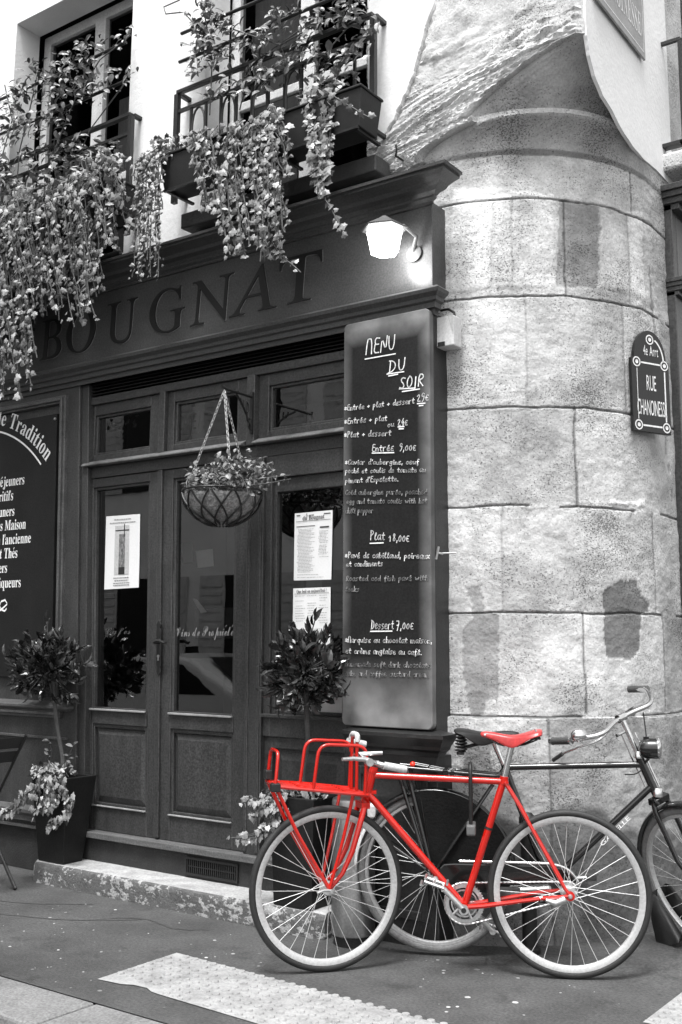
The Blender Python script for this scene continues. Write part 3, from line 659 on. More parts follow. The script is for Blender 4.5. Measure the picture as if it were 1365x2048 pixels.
# ------------------------------------------------------------ painted board at the left
BX1, BZ1, BZ0 = -5.437, 2.868, 1.17
B1 = thing('painted_sign', 'black painted board with white serif lettering and an arched heading, on the left panel', 'sign', (-6.2, 4.46, 2))
MB().box(-7.0, BX1, 4.449, 4.476, BZ0, BZ1).build('board', BOARDP, B1, bevel=.003, wp=True)
mb = MB(); YB = 4.4475
def rline(s, px, py, h, ang=0.0):    # a line whose last letter ends at photo point px,py
    V, F_, wd = text2d(s, 'serif'); e = at(px, py, YB); ex = h*.70
    mb.add([(e.x+(x-wd)*ex, YB, e.z+y*h) for x, y in V], F_)
for s, px, py, h in (('Petits Déjeuners', 49.5, 968, .098), ('Apéritifs', 27, 1000, .098), ('Déjeuners', 29.5, 1031, .098), ('Desserts Maison', 52.5, 1057, .098), ("Cuisine à l'ancienne", 62.5, 1085, .098), ('Cafés et Thés', 35.5, 1115, .098), ('Dîners'.replace('î', 'i'), 15, 1145, .098), ('Vins et Liqueurs', 41.5, 1174, .098)): rline(s, px, py, h)
# arched heading
c_, rr_ = at(-58, 1130, YB), None
E_ = at(93, 925, YB); rr_ = math.hypot(E_.x-c_.x, E_.z-c_.z); a_ = math.atan2(E_.z-c_.z, E_.x-c_.x); h = .150
for ch in reversed('Cuisine de Tradition'):
    vs, fs, wd = glyph(ch, 'serif'); a_ += wd*h*.80/rr_
    t_ = Vector((math.sin(a_), 0, -math.cos(a_))); u_ = Vector((math.cos(a_), 0, math.sin(a_))); o_ = Vector((c_.x, YB, c_.z))+u_*rr_
    mb.add([o_+t_*x*h*.80+u_*y*h for x, y in vs], fs)
    if a_ > 2.5: break
pts = [(c_.x+(rr_-.045)*math.cos(a), c_.z+(rr_-.045)*math.sin(a)) for a in [math.atan2(E_.z-c_.z, E_.x-c_.x)+.03+i*.05 for i in range(38)]]
for a, b in zip(pts, pts[1:]):
    for q in (0,): 
        da = Vector((a[0]-c_.x, 0, a[1]-c_.z)).normalized()*.006; db = Vector((b[0]-c_.x, 0, b[1]-c_.z)).normalized()*.006
        A_ = Vector((a[0], YB, a[1])); B_ = Vector((b[0], YB, b[1])); mb.add([A_-da, A_+da, B_+db, B_-db], [(0, 3, 2, 1)])
fl = [at(px, py, YB) for px, py in ((-20, 1222), (-5, 1222), (4, 1215), (12, 1208), (8, 1200), (0, 1203), (-4, 1212), (0, 1220), (6, 1222), (10, 1217))]
for a, b in zip(fl, fl[1:]): mb.add([a+Vector((0, 0, -.006)), b+Vector((0, 0, -.006)), b+Vector((0, 0, .006)), a+Vector((0, 0, .006))], [(0, 1, 2, 3)])
mb.build('lettering', WHITEP, B1, wp=True)
m = MB(); q = at(111, 838, 4.447); m.lathe([(.010, 0), (.008, -.006), (0.002, -.008)], q, axis='y', n=10); m.build('screw', ALU, B1)

# ------------------------------------------------------------ chalkboard menu on the pilaster
KX0, KX1, KZ0, KZ1 = -3.140, -2.616, .99, 3.062
KB = thing('chalkboard', 'tall black chalkboard with handwritten evening menu, fixed to the pilaster beside the door', 'chalkboard', (-2.88, 4.45, KZ0))
r_ = .028
poly = arc(KX1-r_, KZ0+r_, r_, -90, 0, 5)+arc(KX1-r_, KZ1-r_, r_, 0, 90, 5)+arc(KX0+r_, KZ1-r_, r_, 90, 180, 5)+arc(KX0+r_, KZ0+r_, r_, 180, 270, 5)
MB().prism(poly, 4.437, 4.479).build('board', chalkboard_mat(KX0, KX1, KZ0, KZ1), KB, bevel=.005)
# single stroke hand: glyph -> strokes on a grid, x-height 10, baseline 0
SF = {
'a': '8,8 6,10 2,9 0,5 2,0 5,1 8,6|8,10 8,3 10,0', 'b': '1,17 1,1 4,0 8,3 8,7 5,9 1,6', 'c': '8,8 5,10 1,7 1,3 4,0 8,2', 'd': '8,7 4,9 0,5 2,0 5,1 8,5|8,17 8,2 10,0', 'e': '1,5 7,6 7,9 3,10 0,6 1,1 5,0 8,2',
'E_': '8,10 2,9 2,6 6,5|2,5 0,2 3,0 8,1', 'f': '9,15 6,17 4,13 4,-5 7,-3 6,1|1,8 8,9', 'g': '8,8 4,10 0,6 3,1 8,6|8,10 8,-4 4,-6 1,-3', 'h': '1,17 1,0|1,6 5,9 8,6 8,0', 'i': '2,9 2,1 4,0|2,13 3,14', 'k': '1,17 1,0|8,9 1,4 8,0', 'l': '2,6 6,14 4,17 2,13 2,2 5,0 7,2',
'm': '0,9 1,0|1,6 4,9 6,6 6,0|6,6 9,9 12,6 12,0 14,0', 'n': '0,9 1,0|1,6 5,9 8,6 8,0', 'o': '5,10 1,7 1,2 5,0 8,3 8,8 5,10', 'p': '1,9 1,-7|1,7 5,10 8,6 5,1 1,3', 'q': '8,8 4,10 0,5 4,0 8,6|8,10 8,-7 10,-5', 'r': '0,9 1,0|1,6 4,10 7,9', 's': '7,9 3,10 1,7 6,4 6,1 1,0', 't': '4,15 3,3 5,0 8,1|0,10 8,10', 'u': '0,9 1,2 4,0 8,4|8,9 8,2 10,0', 'v': '0,9 4,0 8,10', 'w': '0,9 3,0 6,7 9,0 12,9', 'x': '0,9 8,0|8,9 0,0', 'y': '0,9 4,2|8,9 2,-6', 'z': '0,9 8,9 0,0 8,0',
'A': '0,0 5,18 9,0|2,6 8,6', 'C': '9,15 5,18 1,12 1,4 5,0 9,3', 'D': '2,17 2,0|0,18 6,17 11,10 8,2 0,0', 'E': '9,17 2,18 2,10 8,10|2,10 1,0 9,0', 'H': '1,18 1,0|9,18 9,0|1,9 9,9', 'I': '2,17 2,0', 'M': '0,0 1,17 4,18 8,17 9,0', 'N': '0,0 1,17 8,1 9,18', 'O': '5,18 1,12 2,2 6,0 10,6 9,15 5,18', 'P': '2,0 2,17 0,18 8,17 9,12 2,8', 'R': '1,0 1,17 8,17 9,11 1,9 9,0', 'S': '9,16 4,18 1,13 8,6 6,0 0,2', 'U': '0,17 1,4 5,0 9,4 9,18', 'e2': '',
'0': '5,12 1,8 1,3 5,0 8,4 8,9 5,12', '1': '0,8 4,14 4,0', '2': '0,13 4,17 7,12 0,1 9,1', '4': '6,17 0,6 9,7|7,11 6,0', '7': '0,15 8,16 3,-3|1,7 7,8', '8': '5,8 1,12 4,16 7,12 1,4 4,0 8,4 5,8', '9': '8,14 4,17 1,12 4,8 8,12 7,3 3,-1', '€': '8,11 3,12 1,6 3,0 8,1|0,6 6,6',
',': '2,2 1,-3', '.': '1,1 2,0', "'": '2,17 1,13', '+': '4,9 4,2|0,5 8,6', '*': '5,12 5,2|1,10 9,4|1,4 9,10', ' ': '', '!': ''}
SW = {'m': 16, 'w': 14, 'i': 5, 'l': 8, ' ': 8, ',': 4, '.': 4, "'": 4, 'D': 13, 'O': 12, 'I': 5}
YK = 4.4335
random.seed(21)
def ribbon(mb, pts, wd):
    for a, b in zip(pts, pts[1:]):
        d = (b-a); L_ = d.length
        if L_ < 1e-6: continue
        d /= L_; n_ = Vector((-d.z, 0, d.x))*wd*.5; a2 = a-d*wd*.3; b2 = b+d*wd*.3
        mb.add([a2-n_, b2-n_, b2+n_, a2+n_], [(0, 1, 2, 3)])
def chalk(mb, s, q0, q1, xh, wd, caps=False):
    p0 = at(q0[0], q0[1], YK); p1 = at(q1[0], q1[1], YK); tot = 0; seq = []
    for ch in s:
        base, acc = ACC.get(ch, (ch, 0)); key = base
        if base == 'e' and random.random() < .15: key = 'E_'
        seq.append((key, acc, tot)); tot += SW.get(key, 10)+1.8
    ex = (p1-p0)/tot; ez = Vector((0, 0, xh/10))
    for key, acc, x in seq:
        j = random.uniform(-.6, .6); k_ = random.uniform(.92, 1.1)
        st = [t for t in SF[key].split('|') if t]
        if acc: st.append('3,12 6,15' if acc > 0 else '6,12 3,15')
        for t in st:
            raw = [tuple(float(u) for u in c.split(',')) for c in t.split()]
            pts = [p0+ex*(x+a+.10*b)+ez*(b*k_+j) for a, b in raw]
            if len(pts) > 2:                              # soften the corners of the hand
                sm = [pts[0]]
                for a, b in zip(pts, pts[1:]): sm += [a*.72+b*.28, a*.28+b*.72]
                pts = sm+[pts[-1]]
            ribbon(mb, pts, wd)
A7 = lambda x, y: (670+x/3.723, 600+y/3.723)
A8 = lambda x, y: (670+x/3.723, 1000+y/3.723)
mb = MB()
chalk(mb, 'MENU', A7(232, 405), A7(452, 372), .044, .0062); chalk(mb, 'DU', A7(398, 545), A7(528, 515), .036, .006); chalk(mb, 'SOIR', A7(482, 662), A7(668, 640), .034, .006)
for a, b in ((A7(225, 440), A7(452, 400)), (A7(388, 552), A7(515, 533)), (A7(400, 566), A7(470, 552)), (A7(480, 662), A7(600, 655)), (A7(502, 682), A7(632, 662)), (A7(614, 772), A7(672, 768)), (A7(628, 788), A7(658, 784)), (A7(470, 945), A7(516, 942)), (A7(478, 960), A7(512, 958)), (A7(278, 1140), A7(440, 1136)), (A7(262, 1812), A7(362, 1808)), (A8(266, 978), A8(427, 976))): ribbon(mb, [at(*a, YK), at(*b, YK)], .006)
for s, a, b, xh in (('*Entrée + plat + dessert', A7(70, 825), A7(598, 768), .017), ('29€', A7(612, 758), A7(705, 745), .023), ('*Entrée + plat', A7(70, 925), A7(395, 897), .017), ('ou', A7(392, 946), A7(445, 940), .014), ('24€', A7(468, 938), A7(548, 932), .020), ('*Plat + dessert', A7(68, 1025), A7(425, 1008), .017), ('Entrée', A7(276, 1128), A7(445, 1122), .021), ('9,00€', A7(480, 1122), A7(610, 1120), .021),
    ("*Caviar d'aubergine, oeuf", A7(75, 1226), A7(632, 1222), .015), ('poché et coulis de tomate au', A7(78, 1290), A7(680, 1280), .015), ("piment d'Espelette.", A7(78, 1362), A7(478, 1348), .015), ('Plat', A7(262, 1788), A7(380, 1785), .025), ('18,00€', A7(402, 1795), A7(560, 1802), .024), ('*Pavé de cabillaud, poireaux', A7(74, 1920), A7(712, 1925), .017), ('et condiments', A7(86, 1985), A7(362, 1980), .016),
    ('Dessert', A8(270, 960), A8(445, 962), .025), ('7,00€', A8(458, 962), A8(592, 966), .024), ('*Marquise au chocolat maison,', A8(76, 1060), A8(728, 1066), .016), ('et crème anglaise au café.', A8(82, 1142), A8(652, 1152), .016)):
    chalk(mb, s, a, b, xh, .0044)
mb.build('chalk_writing', CHALK, KB)
mb = MB()
for s, a, b in (('Cold aubergine purée, poached', A7(78, 1450), A7(690, 1446)), ('egg and tomato coulis with hot', A7(88, 1516), A7(692, 1512)), ('chili pepper', A7(78, 1588), A7(290, 1584)), ('Roasted cod fish pavé with', A8(84, 602), A8(700, 598)), ('leeks', A8(80, 682), A8(186, 680)), ('Homemade soft dark chocolate', A8(76, 1238), A8(718, 1250)), ('cake and coffee custard cream', A8(76, 1308), A8(708, 1318))): chalk(mb, s, a, b, .015, .0045)
mb.build('chalk_writing', CHALKF, KB, label='fainter half wiped chalk lines in English')

# ------------------------------------------------------------ papers stuck to the glass
def paper(name, label, cat, quad, y, fill, wp=True):
    P4 = [at(px, py, y) for px, py in quad]; x0 = min(p.x for p in P4[::3]); base = thing(name, label, cat, (P4[0].x, y, P4[2].z))
    mb = MB(); n = 8                    # the sheet buckles very slightly
    bl, br, tr, tl = P4[3], P4[2], P4[1], P4[0]
    for j in range(n+1):
        for i in range(n+1):
            u, v = i/n, j/n; p = (bl*(1-u)+br*u)*(1-v)+(tl*(1-u)+tr*u)*v; mb.v.append(p+Vector((0, -.0012*math.sin(u*5)*math.sin(v*4), 0)))
    for j in range(n):
        for i in range(n): a = j*(n+1)+i; mb.f.append([a, a+1, a+n+2, a+n+1])
    mb.build('sheet', PAPER, base)
    def uv(u, v, e=.0022): return (bl*(1-u)+br*u)*(1-v)+(tl*(1-u)+tr*u)*v+Vector((0, -e, 0))
    fill(uv, base); return base
def qd(mb, uv, u0, u1, v0, v1, e=.0024): mb.add([uv(u0, v0, e), uv(u1, v0, e), uv(u1, v1, e), uv(u0, v1, e)], [(0, 1, 2, 3)])
def f_poster(uv, b):
    mb = MB(); qd(mb, uv, .28, .70, .19, .86, .0022); mb.build('picture', M('poster_grey', .46, .8, .1, 8, 0), b)
    mb = MB(); qd(mb, uv, .41, .59, .19, .74, .0026); mb.build('picture', M('poster_tower', .16, .8, .95, 26, 0, stretch=(3, 1, 1.2), grain=.3), b)
    mb = MB(); qd(mb, uv, .41, .59, .19, .29, .0029); qd(mb, uv, .55, .575, .70, .88, .0030); qd(mb, uv, .30, .70, .785, .80, .0032); mb.build('picture', INKD, b)
    mb = MB(); random.seed(2)
    for v, a, c in ((.945, .25, .75), (.90, .12, .88), (.145, .27, .72), (.11, .3, .7), (.075, .27, .74), (.045, .27, .74)):
        u = a
        while u < c: l = random.uniform(.02, .06); qd(mb, uv, u, min(c, u+l), v-.006, v+.006); u += l+.012
    mb.build('print', INK, b)
random.seed(4)
paper('poster', 'white poster with grey tower and black cross, on the left door pane', 'poster', [(213, 1033), (281, 1028), (278, 1175), (209, 1179)], 4.570, f_poster)
def lines(mb, uv, u0, u1, v0, v1, step, fill=.85):
    v = v1
    while v > v0:
        if random.random() < fill:
            u = u0+random.uniform(0, .05); e = u1-random.uniform(0, .3)*(u1-u0)
            while u < e: l = random.uniform(.02, .07); qd(mb, uv, u, min(e, u+l), v-.0028, v+.0028); u += l+.014
        v -= step
def f_menu(uv, b):
    mb = MB(); write(mb, 'Le menu', 'script', uv(.30, .935, .0024), uv(.52, .94, .0024), h=.03); write(mb, 'du Bougnat', 'serif', uv(.22, .885, .0024), uv(.80, .89, .0024), h=.034)
    qd(mb, uv, .05, .95, .868, .874); qd(mb, uv, .06, .16, .955, .968); qd(mb, uv, .78, .95, .952, .965); qd(mb, uv, .06, .55, .79, .80); qd(mb, uv, .68, .92, .755, .775); mb.build('print', INKD, b)
    mb = MB(); lines(mb, uv, .08, .56, .10, .75, .021); lines(mb, uv, .64, .93, .32, .73, .021); lines(mb, uv, .08, .9, .03, .08, .02); mb.build('print', INK, b)
paper('menu_sheet', 'white printed menu sheet headed du Bougnat, upper one in the side window', 'menu', [(590, 1027), (666, 1020), (663, 1159), (588, 1161)], 4.568, f_menu)
def f_wine(uv, b):
    mb = MB(); write(mb, "Que boit on aujourd'hui ?", 'serif', uv(.10, .93, .0024), uv(.90, .935, .0024), h=.026); qd(mb, uv, .04, .96, .918, .923); mb.build('print', INKD, b)
    mb = MB(); lines(mb, uv, .05, .34, .5, .89, .035, .8); lines(mb, uv, .38, .64, .5, .89, .035, .8); lines(mb, uv, .68, .95, .5, .89, .035, .8); lines(mb, uv, .05, .95, .08, .42, .03); mb.build('print', INK, b)
paper('menu_sheet', 'white drinks list sheet, half hidden behind the right laurel crown', 'menu', [(587, 1177), (662, 1174), (660, 1318), (585, 1320)], 4.568, f_wine)
def f_cards(uv, b):
    mb = MB()
    for u in (.06, .53):
        for v in (.05, .37, .69): qd(mb, uv, u, u+.41, v, v+.26)
    mb.build('card_logo', INKD, b)
    mb = MB(); c = uv(.265, .18, .003); mb.lathe([(.026, 0), (.026, -.0006)], c+Vector((-.006, 0, 0)), axis='y', n=18); mb.lathe([(.026, 0), (.026, -.0004)], c+Vector((.012, -.0004, 0)), axis='y', n=18); mb.build('card_logo', INK, b)
    mb = MB(); write(mb, 'VISA', 'serif', uv(.56, .52, .003), uv(.90, .52, .003), h=.03); write(mb, 'Electron', 'sans', uv(.56, .09, .003), uv(.92, .09, .003), h=.028); write(mb, 'VISA', 'serif', uv(.58, .20, .003), uv(.85, .20, .003), h=.03); write(mb, 'CB', 'sans', uv(.12, .44, .003), uv(.40, .44, .003), h=.05); mb.build('print', WHITEP, b)
paper('card_sticker', 'white payment card sticker low in the side window behind the laurel', 'sticker', [(543, 1344), (592, 1344), (592, 1433), (543, 1432)], 4.568, f_cards)
def f_blank(uv, b):
    mb = MB(); write(mb, 'R', 'script', uv(.5, .3, .0024), uv(.95, .3, .0024), h=.2); mb.build('print', INK, b)
paper('notice_sheet', 'pale notice sheet at the right bottom of the side window', 'notice', [(640, 1320), (685, 1318), (684, 1435), (640, 1436)], 4.569, f_blank)

# pale sheets pinned up inside, seen through the right door pane
for lb, q, yy in (('tall pale note pinned inside behind the right door pane', [(362, 1088), (384, 1086), (386, 1124), (368, 1126)], 4.72), ('wide pale note pinned inside behind the right door pane', [(392, 1102), (426, 1098), (428, 1132), (396, 1136)], 4.74), ('tilted white card leaning inside the right door pane', [(386, 1198), (394, 1199), (414, 1224), (402, 1226)], 4.70)):
    mb = MB(); P4 = [at(px, py, yy) for px, py in q]; mb.add(P4[::-1]+[v+Vector((0, .002, 0)) for v in P4[::-1]], [(0, 1, 2, 3), (7, 6, 5, 4)]); tag(mb.build('paper_note', PAPER), lb, 'note')

CS = thing('cafe_sign', 'dim sign reading CAFE hanging inside behind the middle transom pane', 'sign', (-4.4, 4.76, 2.7))
q0, q1 = at(352, 872, 4.78), at(397, 822, 4.78); MB().box(q0.x, q1.x, 4.78, 4.79, q0.z, q1.z).build('plate', M('sign_plate', .5, .8, .3, 9, 0), CS)
mb = write(MB(), 'CAFE', 'sans', at(354, 862, 4.778), at(394, 858, 4.778), h=.15); mb.build('lettering', INKD, CS)
# ------------------------------------------------------------ street sign (enamel, bolted to the round stone)
sa = math.radians(-26)               # heading of its outward normal
sn = Vector((math.cos(sa), math.sin(sa), 0)); sx = Vector((-sn.y, sn.x, 0)); so_ = Vector((CX-.95, CY+.95, 0))+sn*.962
SS = thing('street_sign', 'dark enamel street sign with white border and rounded top, on the stone corner', 'sign', tuple(so_+Vector((0, 0, 2.5))))
s0 = pl0 = None
def on_sign(px, py):
    d = ray(px, py); t = ((so_-CAM).dot(sn))/d.dot(sn); p = CAM+d*t; return (p-so_).dot(sx), p.z
SL, SR_ = on_sign(1260, 800)[0], on_sign(1336, 830)[0]; SZ0 = (on_sign(1260, 856)[1]+on_sign(1336, 878)[1])/2; SZ1 = (on_sign(1259, 706)[1]+on_sign(1336, 738)[1])/2; STOP = on_sign(1301, 665)[1]
xm = (SL+SR_)/2; hw = (SR_-SL)/2
def sp_(a, z, e=0.0): return so_+sx*a+sn*e+Vector((0, 0, z))
out = [(SL, SZ0), (SR_, SZ0), (SR_, SZ1)]+[(xm+hw*.86*math.cos(R(t)), SZ1+(STOP-SZ1)*math.sin(R(t))) for t in range(0, 181, 12)]+[(SL, SZ1)]
mb = MB(); mb.frustum([sp_(a, z, .0) for a, z in out], [sp_(a, z, .022) for a, z in out]); mb.build('plate', ENAMEL, SS, bevel=.003)
mb = MB(); e = .0235
def sline(pts, wd=.009):
    for a, b in zip(pts, pts[1:]):
        d = Vector((b[0]-a[0], b[1]-a[1])).normalized()*wd/2; n_ = (-d.y, d.x)
        mb.add([sp_(a[0]-n_[0], a[1]-n_[1], e), sp_(b[0]-n_[0], b[1]-n_[1], e), sp_(b[0]+n_[0], b[1]+n_[1], e), sp_(a[0]+n_[0], a[1]+n_[1], e)], [(0, 1, 2, 3)])
i_ = .035
sline([(SL+i_+.03, SZ0+i_), (SR_-i_-.03, SZ0+i_)]); sline([(SL+i_+.03, SZ1-i_*.6), (SR_-i_-.03, SZ1-i_*.6)]); sline([(SR_-i_, SZ0+i_+.03), (SR_-i_, SZ1-i_-.02)]); sline([(SL+i_, SZ0+i_+.03), (SL+i_, SZ1-i_-.02)], .004)
sline([(xm+hw*.70*math.cos(R(t)), SZ1-.01+(STOP-SZ1-.03)*math.sin(R(t))) for t in range(4, 70, 8)])
def stext(s, a0, a1, z, h):
    V, F_, wd = text2d(s, 'sans', .02); mb.add([sp_(a0+(a1-a0)*x/wd, z+y*h, e) for x, y in V], F_)
HZ = SZ1-SZ0
stext('RUE', xm-hw*.25, xm+hw*.27, SZ0+HZ*.575, HZ*.30); stext('CHANOINESSE', xm-hw*.78, xm+hw*.80, SZ0+HZ*.235, HZ*.30); stext('4e Arrt', xm-hw*.36, xm+hw*.45, SZ1+HZ*.055, HZ*.20)
mb.build('lettering', WEN, SS)
for (a, z) in ((SL+i_, SZ0+i_), (SR_-i_, SZ0+i_), (SL+i_, SZ1-i_*.6), (SR_-i_, SZ1-i_*.6), (xm, STOP-.05)):
    mb = MB(); c = sp_(a, z, .0235); n_ = 16
    for k in range(n_):
        t0, t1 = 2*math.pi*k/n_, 2*math.pi*(k+1)/n_
        f = lambda r, t: c+sx*r*math.cos(t)+Vector((0, 0, r*math.sin(t)))
        mb.add([f(.020, t0), f(.020, t1), f(.027, t1), f(.027, t0)], [(0, 1, 2, 3)])
        mb.add([f(.0, t0), f(.011, t0)-sn*-.001, f(.011, t1)-sn*-.001], [(0, 1, 2)])
    mb.build('screw', WEN, SS)
# worn older plaque high on the side-street plaster
OP = thing('street_plaque', 'worn pale street name plaque high on the side street plaster', 'plaque', (-1.8, 5.0, 4.6))
tl = atx(1160, -20, -1.795); br = atx(1289, 112, -1.795); bl = atx(1166, 16, -1.795)
zb = br.z-.03; y0, y1 = 4.68, br.y
MB().box(-1.80, -1.788, y0, y1, zb, zb+.62).build('plate', OLDPL, OP, bevel=.003)
mb = MB(); V, F_, wd = text2d('CHANOINESSE', 'serif', .03); mb.add([(-1.7865, y0+.04+(y1-y0-.09)*x/wd, zb+.115+y*.20) for x, y in V], F_)
V, F_, wd = text2d('RUE', 'serif', .03); mb.add([(-1.7865, y0+.3+.24*x/wd, zb+.36+y*.2) for x, y in V], F_)
mb.add([(-1.7868, y0+.01, zb+.035), (-1.7868, y1-.03, zb+.035), (-1.7868, y1-.03, zb+.042), (-1.7868, y0+.01, zb+.042)], [(0, 1, 2, 3)]); mb.add([(-1.7868, y1-.03, zb+.035), (-1.7868, y1-.023, zb+.035), (-1.7868, y1-.023, zb+.6), (-1.7868, y1-.03, zb+.6)], [(0, 1, 2, 3)])
mb.build('lettering', OLDT, OP)

# ------------------------------------------------------------ wall lantern, junction box, hook
LX, LY = -2.80, 4.31
LN = thing('wall_lantern', 'lit hexagonal wall lantern mounted on the right end of the fascia', 'lamp', (LX, 4.48, 3.4))
def ring(r, z, n=6, a0=0.0): return [(LX+r*math.cos(R(a0+60*k)), LY+r*math.sin(R(a0+60*k)), z) for k in range(n)]
MB().frustum(ring(.070, 3.345, a0=20), ring(.094, 3.465, a0=20)).build('lamp_glass', LAMPG, LN)
m = MB(); m.frustum(ring(.118, 3.470, a0=20), ring(.126, 3.476, a0=20)); m.frustum(ring(.120, 3.477, a0=20), ring(.035, 3.528, a0=20)); m.frustum(ring(.034, 3.529, a0=20), ring(.012, 3.545, a0=20)); m.build('roof', GREYM, LN, bevel=.002)
m = MB(); m.tube([(LX, LY, 3.49), (LX+.09, LY+.04, 3.485), (LX+.115, LY+.12, 3.45), (LX+.075, 4.462, 3.39)], .011); m.lathe([(.045, 0), (.045, -.012), (.02, -.02)], (LX+.075, 4.479, 3.38), axis='y', n=16)
m.build('bracket', GREYM, LN, smooth=True)
ll = bpy.data.lights.new('bulb', 'POINT'); ll.energy = 1.6; ll.shadow_soft_size = .03; lo = bpy.data.objects.new('bulb', ll); COL.objects.link(lo); lo.parent = LN; lo.location = (LX-LX+.03, LY-4.48+.035, 3.335-3.4-.02)
JB = thing('junction_box', 'small white electrical box with cut corner on the stone beside the pilaster', 'electrical box', (-2.57, 4.55, 2.9))
m = MB(); m.prism([(-2.622, 2.872), (-2.522, 2.872), (-2.522, 3.03), (-2.622, 3.03)], 4.515, 4.60); m.build('case', PLAST, JB, bevel=.006)
m = MB(); m.prism([(-2.612, 2.875), (-2.572, 2.875), (-2.572, 2.897), (-2.612, 2.897)], 4.510, 4.516); m.build('socket', IRON, JB)
m = MB(); m.prism([(-2.553, 3.028), (-2.524, 3.028), (-2.524, 2.94), (-2.53, 2.95)], 4.511, 4.516); m.build('cover', M('shaded_plastic', .42, .5, .1, 5, 0), JB)
m = MB(); m.tube([(-2.62, 4.56, 3.08), (-2.57, 4.55, 3.075), (-2.535, 4.545, 3.05), (-2.53, 4.545, 3.025)], .007); m.build('cable', IRON, JB, smooth=True)
m = MB(); q = at(888, 1107, 4.52); m.tube([(q.x-.02, q.y+.02, q.z), (q.x-.02, q.y-.03, q.z+.004), (q.x-.005, q.y-.04, q.z+.03), (q.x-.02, q.y-.04, q.z-.03)], .006); m.tube([(q.x-.025, q.y-.02, q.z), (q.x+.07, q.y-.0, q.z)], .004)
tag(m.build('wall_hook', ALU, smooth=True), 'small bent metal hook on the pilaster edge against the stone', 'hook')
m = MB(); q = at(806, 320, 4.57); m.tube([(q.x, 4.62, q.z), (q.x, 4.50, q.z-.005), (q.x+.012, 4.49, q.z+.02), (q.x+.008, 4.49, q.z+.05)], .006)
tag(m.build('wall_hook', IRON, smooth=True), 'dark rusty iron hook in the broken stone above the cornice', 'hook')

# ------------------------------------------------------------ balcony railings
def railing(name, label, x0, x1, yf, yw, ztop, zbot, n, group):
    t = thing(name, label, 'railing', ((x0+x1)/2, yf, zbot), 0, group)
    m = MB(); r_ = .014
    m.box(x0, x1, yf-.016, yf+.016, ztop-.012, ztop+.012); m.box(x0-.016, x0+.016, yf+.016, yw, ztop-.012, ztop+.012); m.box(x1-.016, x1+.016, yf+.016, yw, ztop-.012, ztop+.012); m.build('top_rail', IRON, t, bevel=.003)
    m = MB(); m.box(x0+.016, x1-.016, yf-.010, yf+.010, ztop-.14, ztop-.12); m.box(x0+.016, x1-.016, yf-.010, yf+.010, zbot+.05, zbot+.07); m.box(x0-.01, x0+.01, yf+.016, yw, zbot+.05, zbot+.07); m.box(x1-.01, x1+.01, yf+.016, yw, zbot+.05, zbot+.07); m.build('cross_rail', IRON, t)
    for x in (x0, x1): MB().box(x-.016, x+.016, yf-.015, yf+.015, zbot, ztop-.0125).build('post', IRON, t)
    for i in range(1, n):
        x = x0+(x1-x0)*i/n; MB().box(x-.008, x+.008, yf-.007, yf+.007, zbot+.0705, ztop-.1405).build('baluster', IRON, t)
    m = MB(); st = (x1-x0)/n
    for i in range(1, n-1, 2):
        xa, xb = x0+st*i, x0+st*(i+1); xm_ = (xa+xb)/2; m.tube([(xa+.012, yf, ztop-.42)]+[(xm_-(xb-xa)*.42*math.cos(R(k)), yf, ztop-.27+.12*math.sin(R(k))) for k in range(0, 181, 20)]+[(xb-.012, yf, ztop-.42)], .007, n=6)
    m.build('scroll', IRON, t, smooth=True); return t
railing('balcony_railing', 'black iron balcony railing at the left window behind the ivy mass', -6.35, -4.905, 4.505, 4.60, 4.82, 3.99, 12, 'iron railings at the upper windows')
railing('balcony_railing', 'black iron balcony railing above the two long troughs at the middle window', -4.46, -2.98, 4.475, 4.60, 4.815, 4.08, 12, 'iron railings at the upper windows')
t = thing('balcony_railing', 'black iron railing corner at the side street window, right picture edge', 'railing', (-1.7, 5.8, 4.2), 0, 'iron railings at the upper windows')
m = MB(); m.box(-1.82, -1.70, 5.755, 5.775, 4.86, 4.885); m.box(-1.715, -1.69, 5.775, 7.2, 4.86, 4.885); m.build('top_rail', IRON, t, bevel=.003)
m = MB(); m.box(-1.71, -1.695, 5.785, 7.2, 4.74, 4.755); m.box(-1.84, -1.70, 5.70, 5.76, 4.205, 4.225); m.box(-1.71, -1.69, 5.70, 7.2, 4.205, 4.225); m.build('cross_rail', IRON, t)
MB().box(-1.716, -1.69, 5.755, 5.785, 4.226, 4.859).build('post', IRON, t)
for i in range(8): MB().box(-1.709, -1.695, 5.87+i*.13, 5.882+i*.13, 4.226, 4.739).build('baluster', IRON, t)
# poles tied across the window openings for the climbers
for (nm, x0, x1, z, y, lb) in (('support_pole', -6.45, -4.98, 5.34, 4.50, 'upper thin cane tied across the left window among vine leaves'), ('support_pole', -6.45, -4.96, 5.06, 4.50, 'lower thin cane tied across the left window above the railing'), ('support_pole', -4.45, -2.96, 5.20, 4.48, 'upper cane tied across the middle window among vine leaves'), ('support_pole', -4.45, -2.96, 5.0, 4.47, 'lower cane tied across the middle window just above the railing')):
    m = MB(); m.tube([(x0, y, z+.02), ((x0+x1)/2, y-.01, z), (x1, y, z+.015)], .011); tag(m.build(nm, IRON, smooth=True), lb, 'cane', 'canes for the climbers')

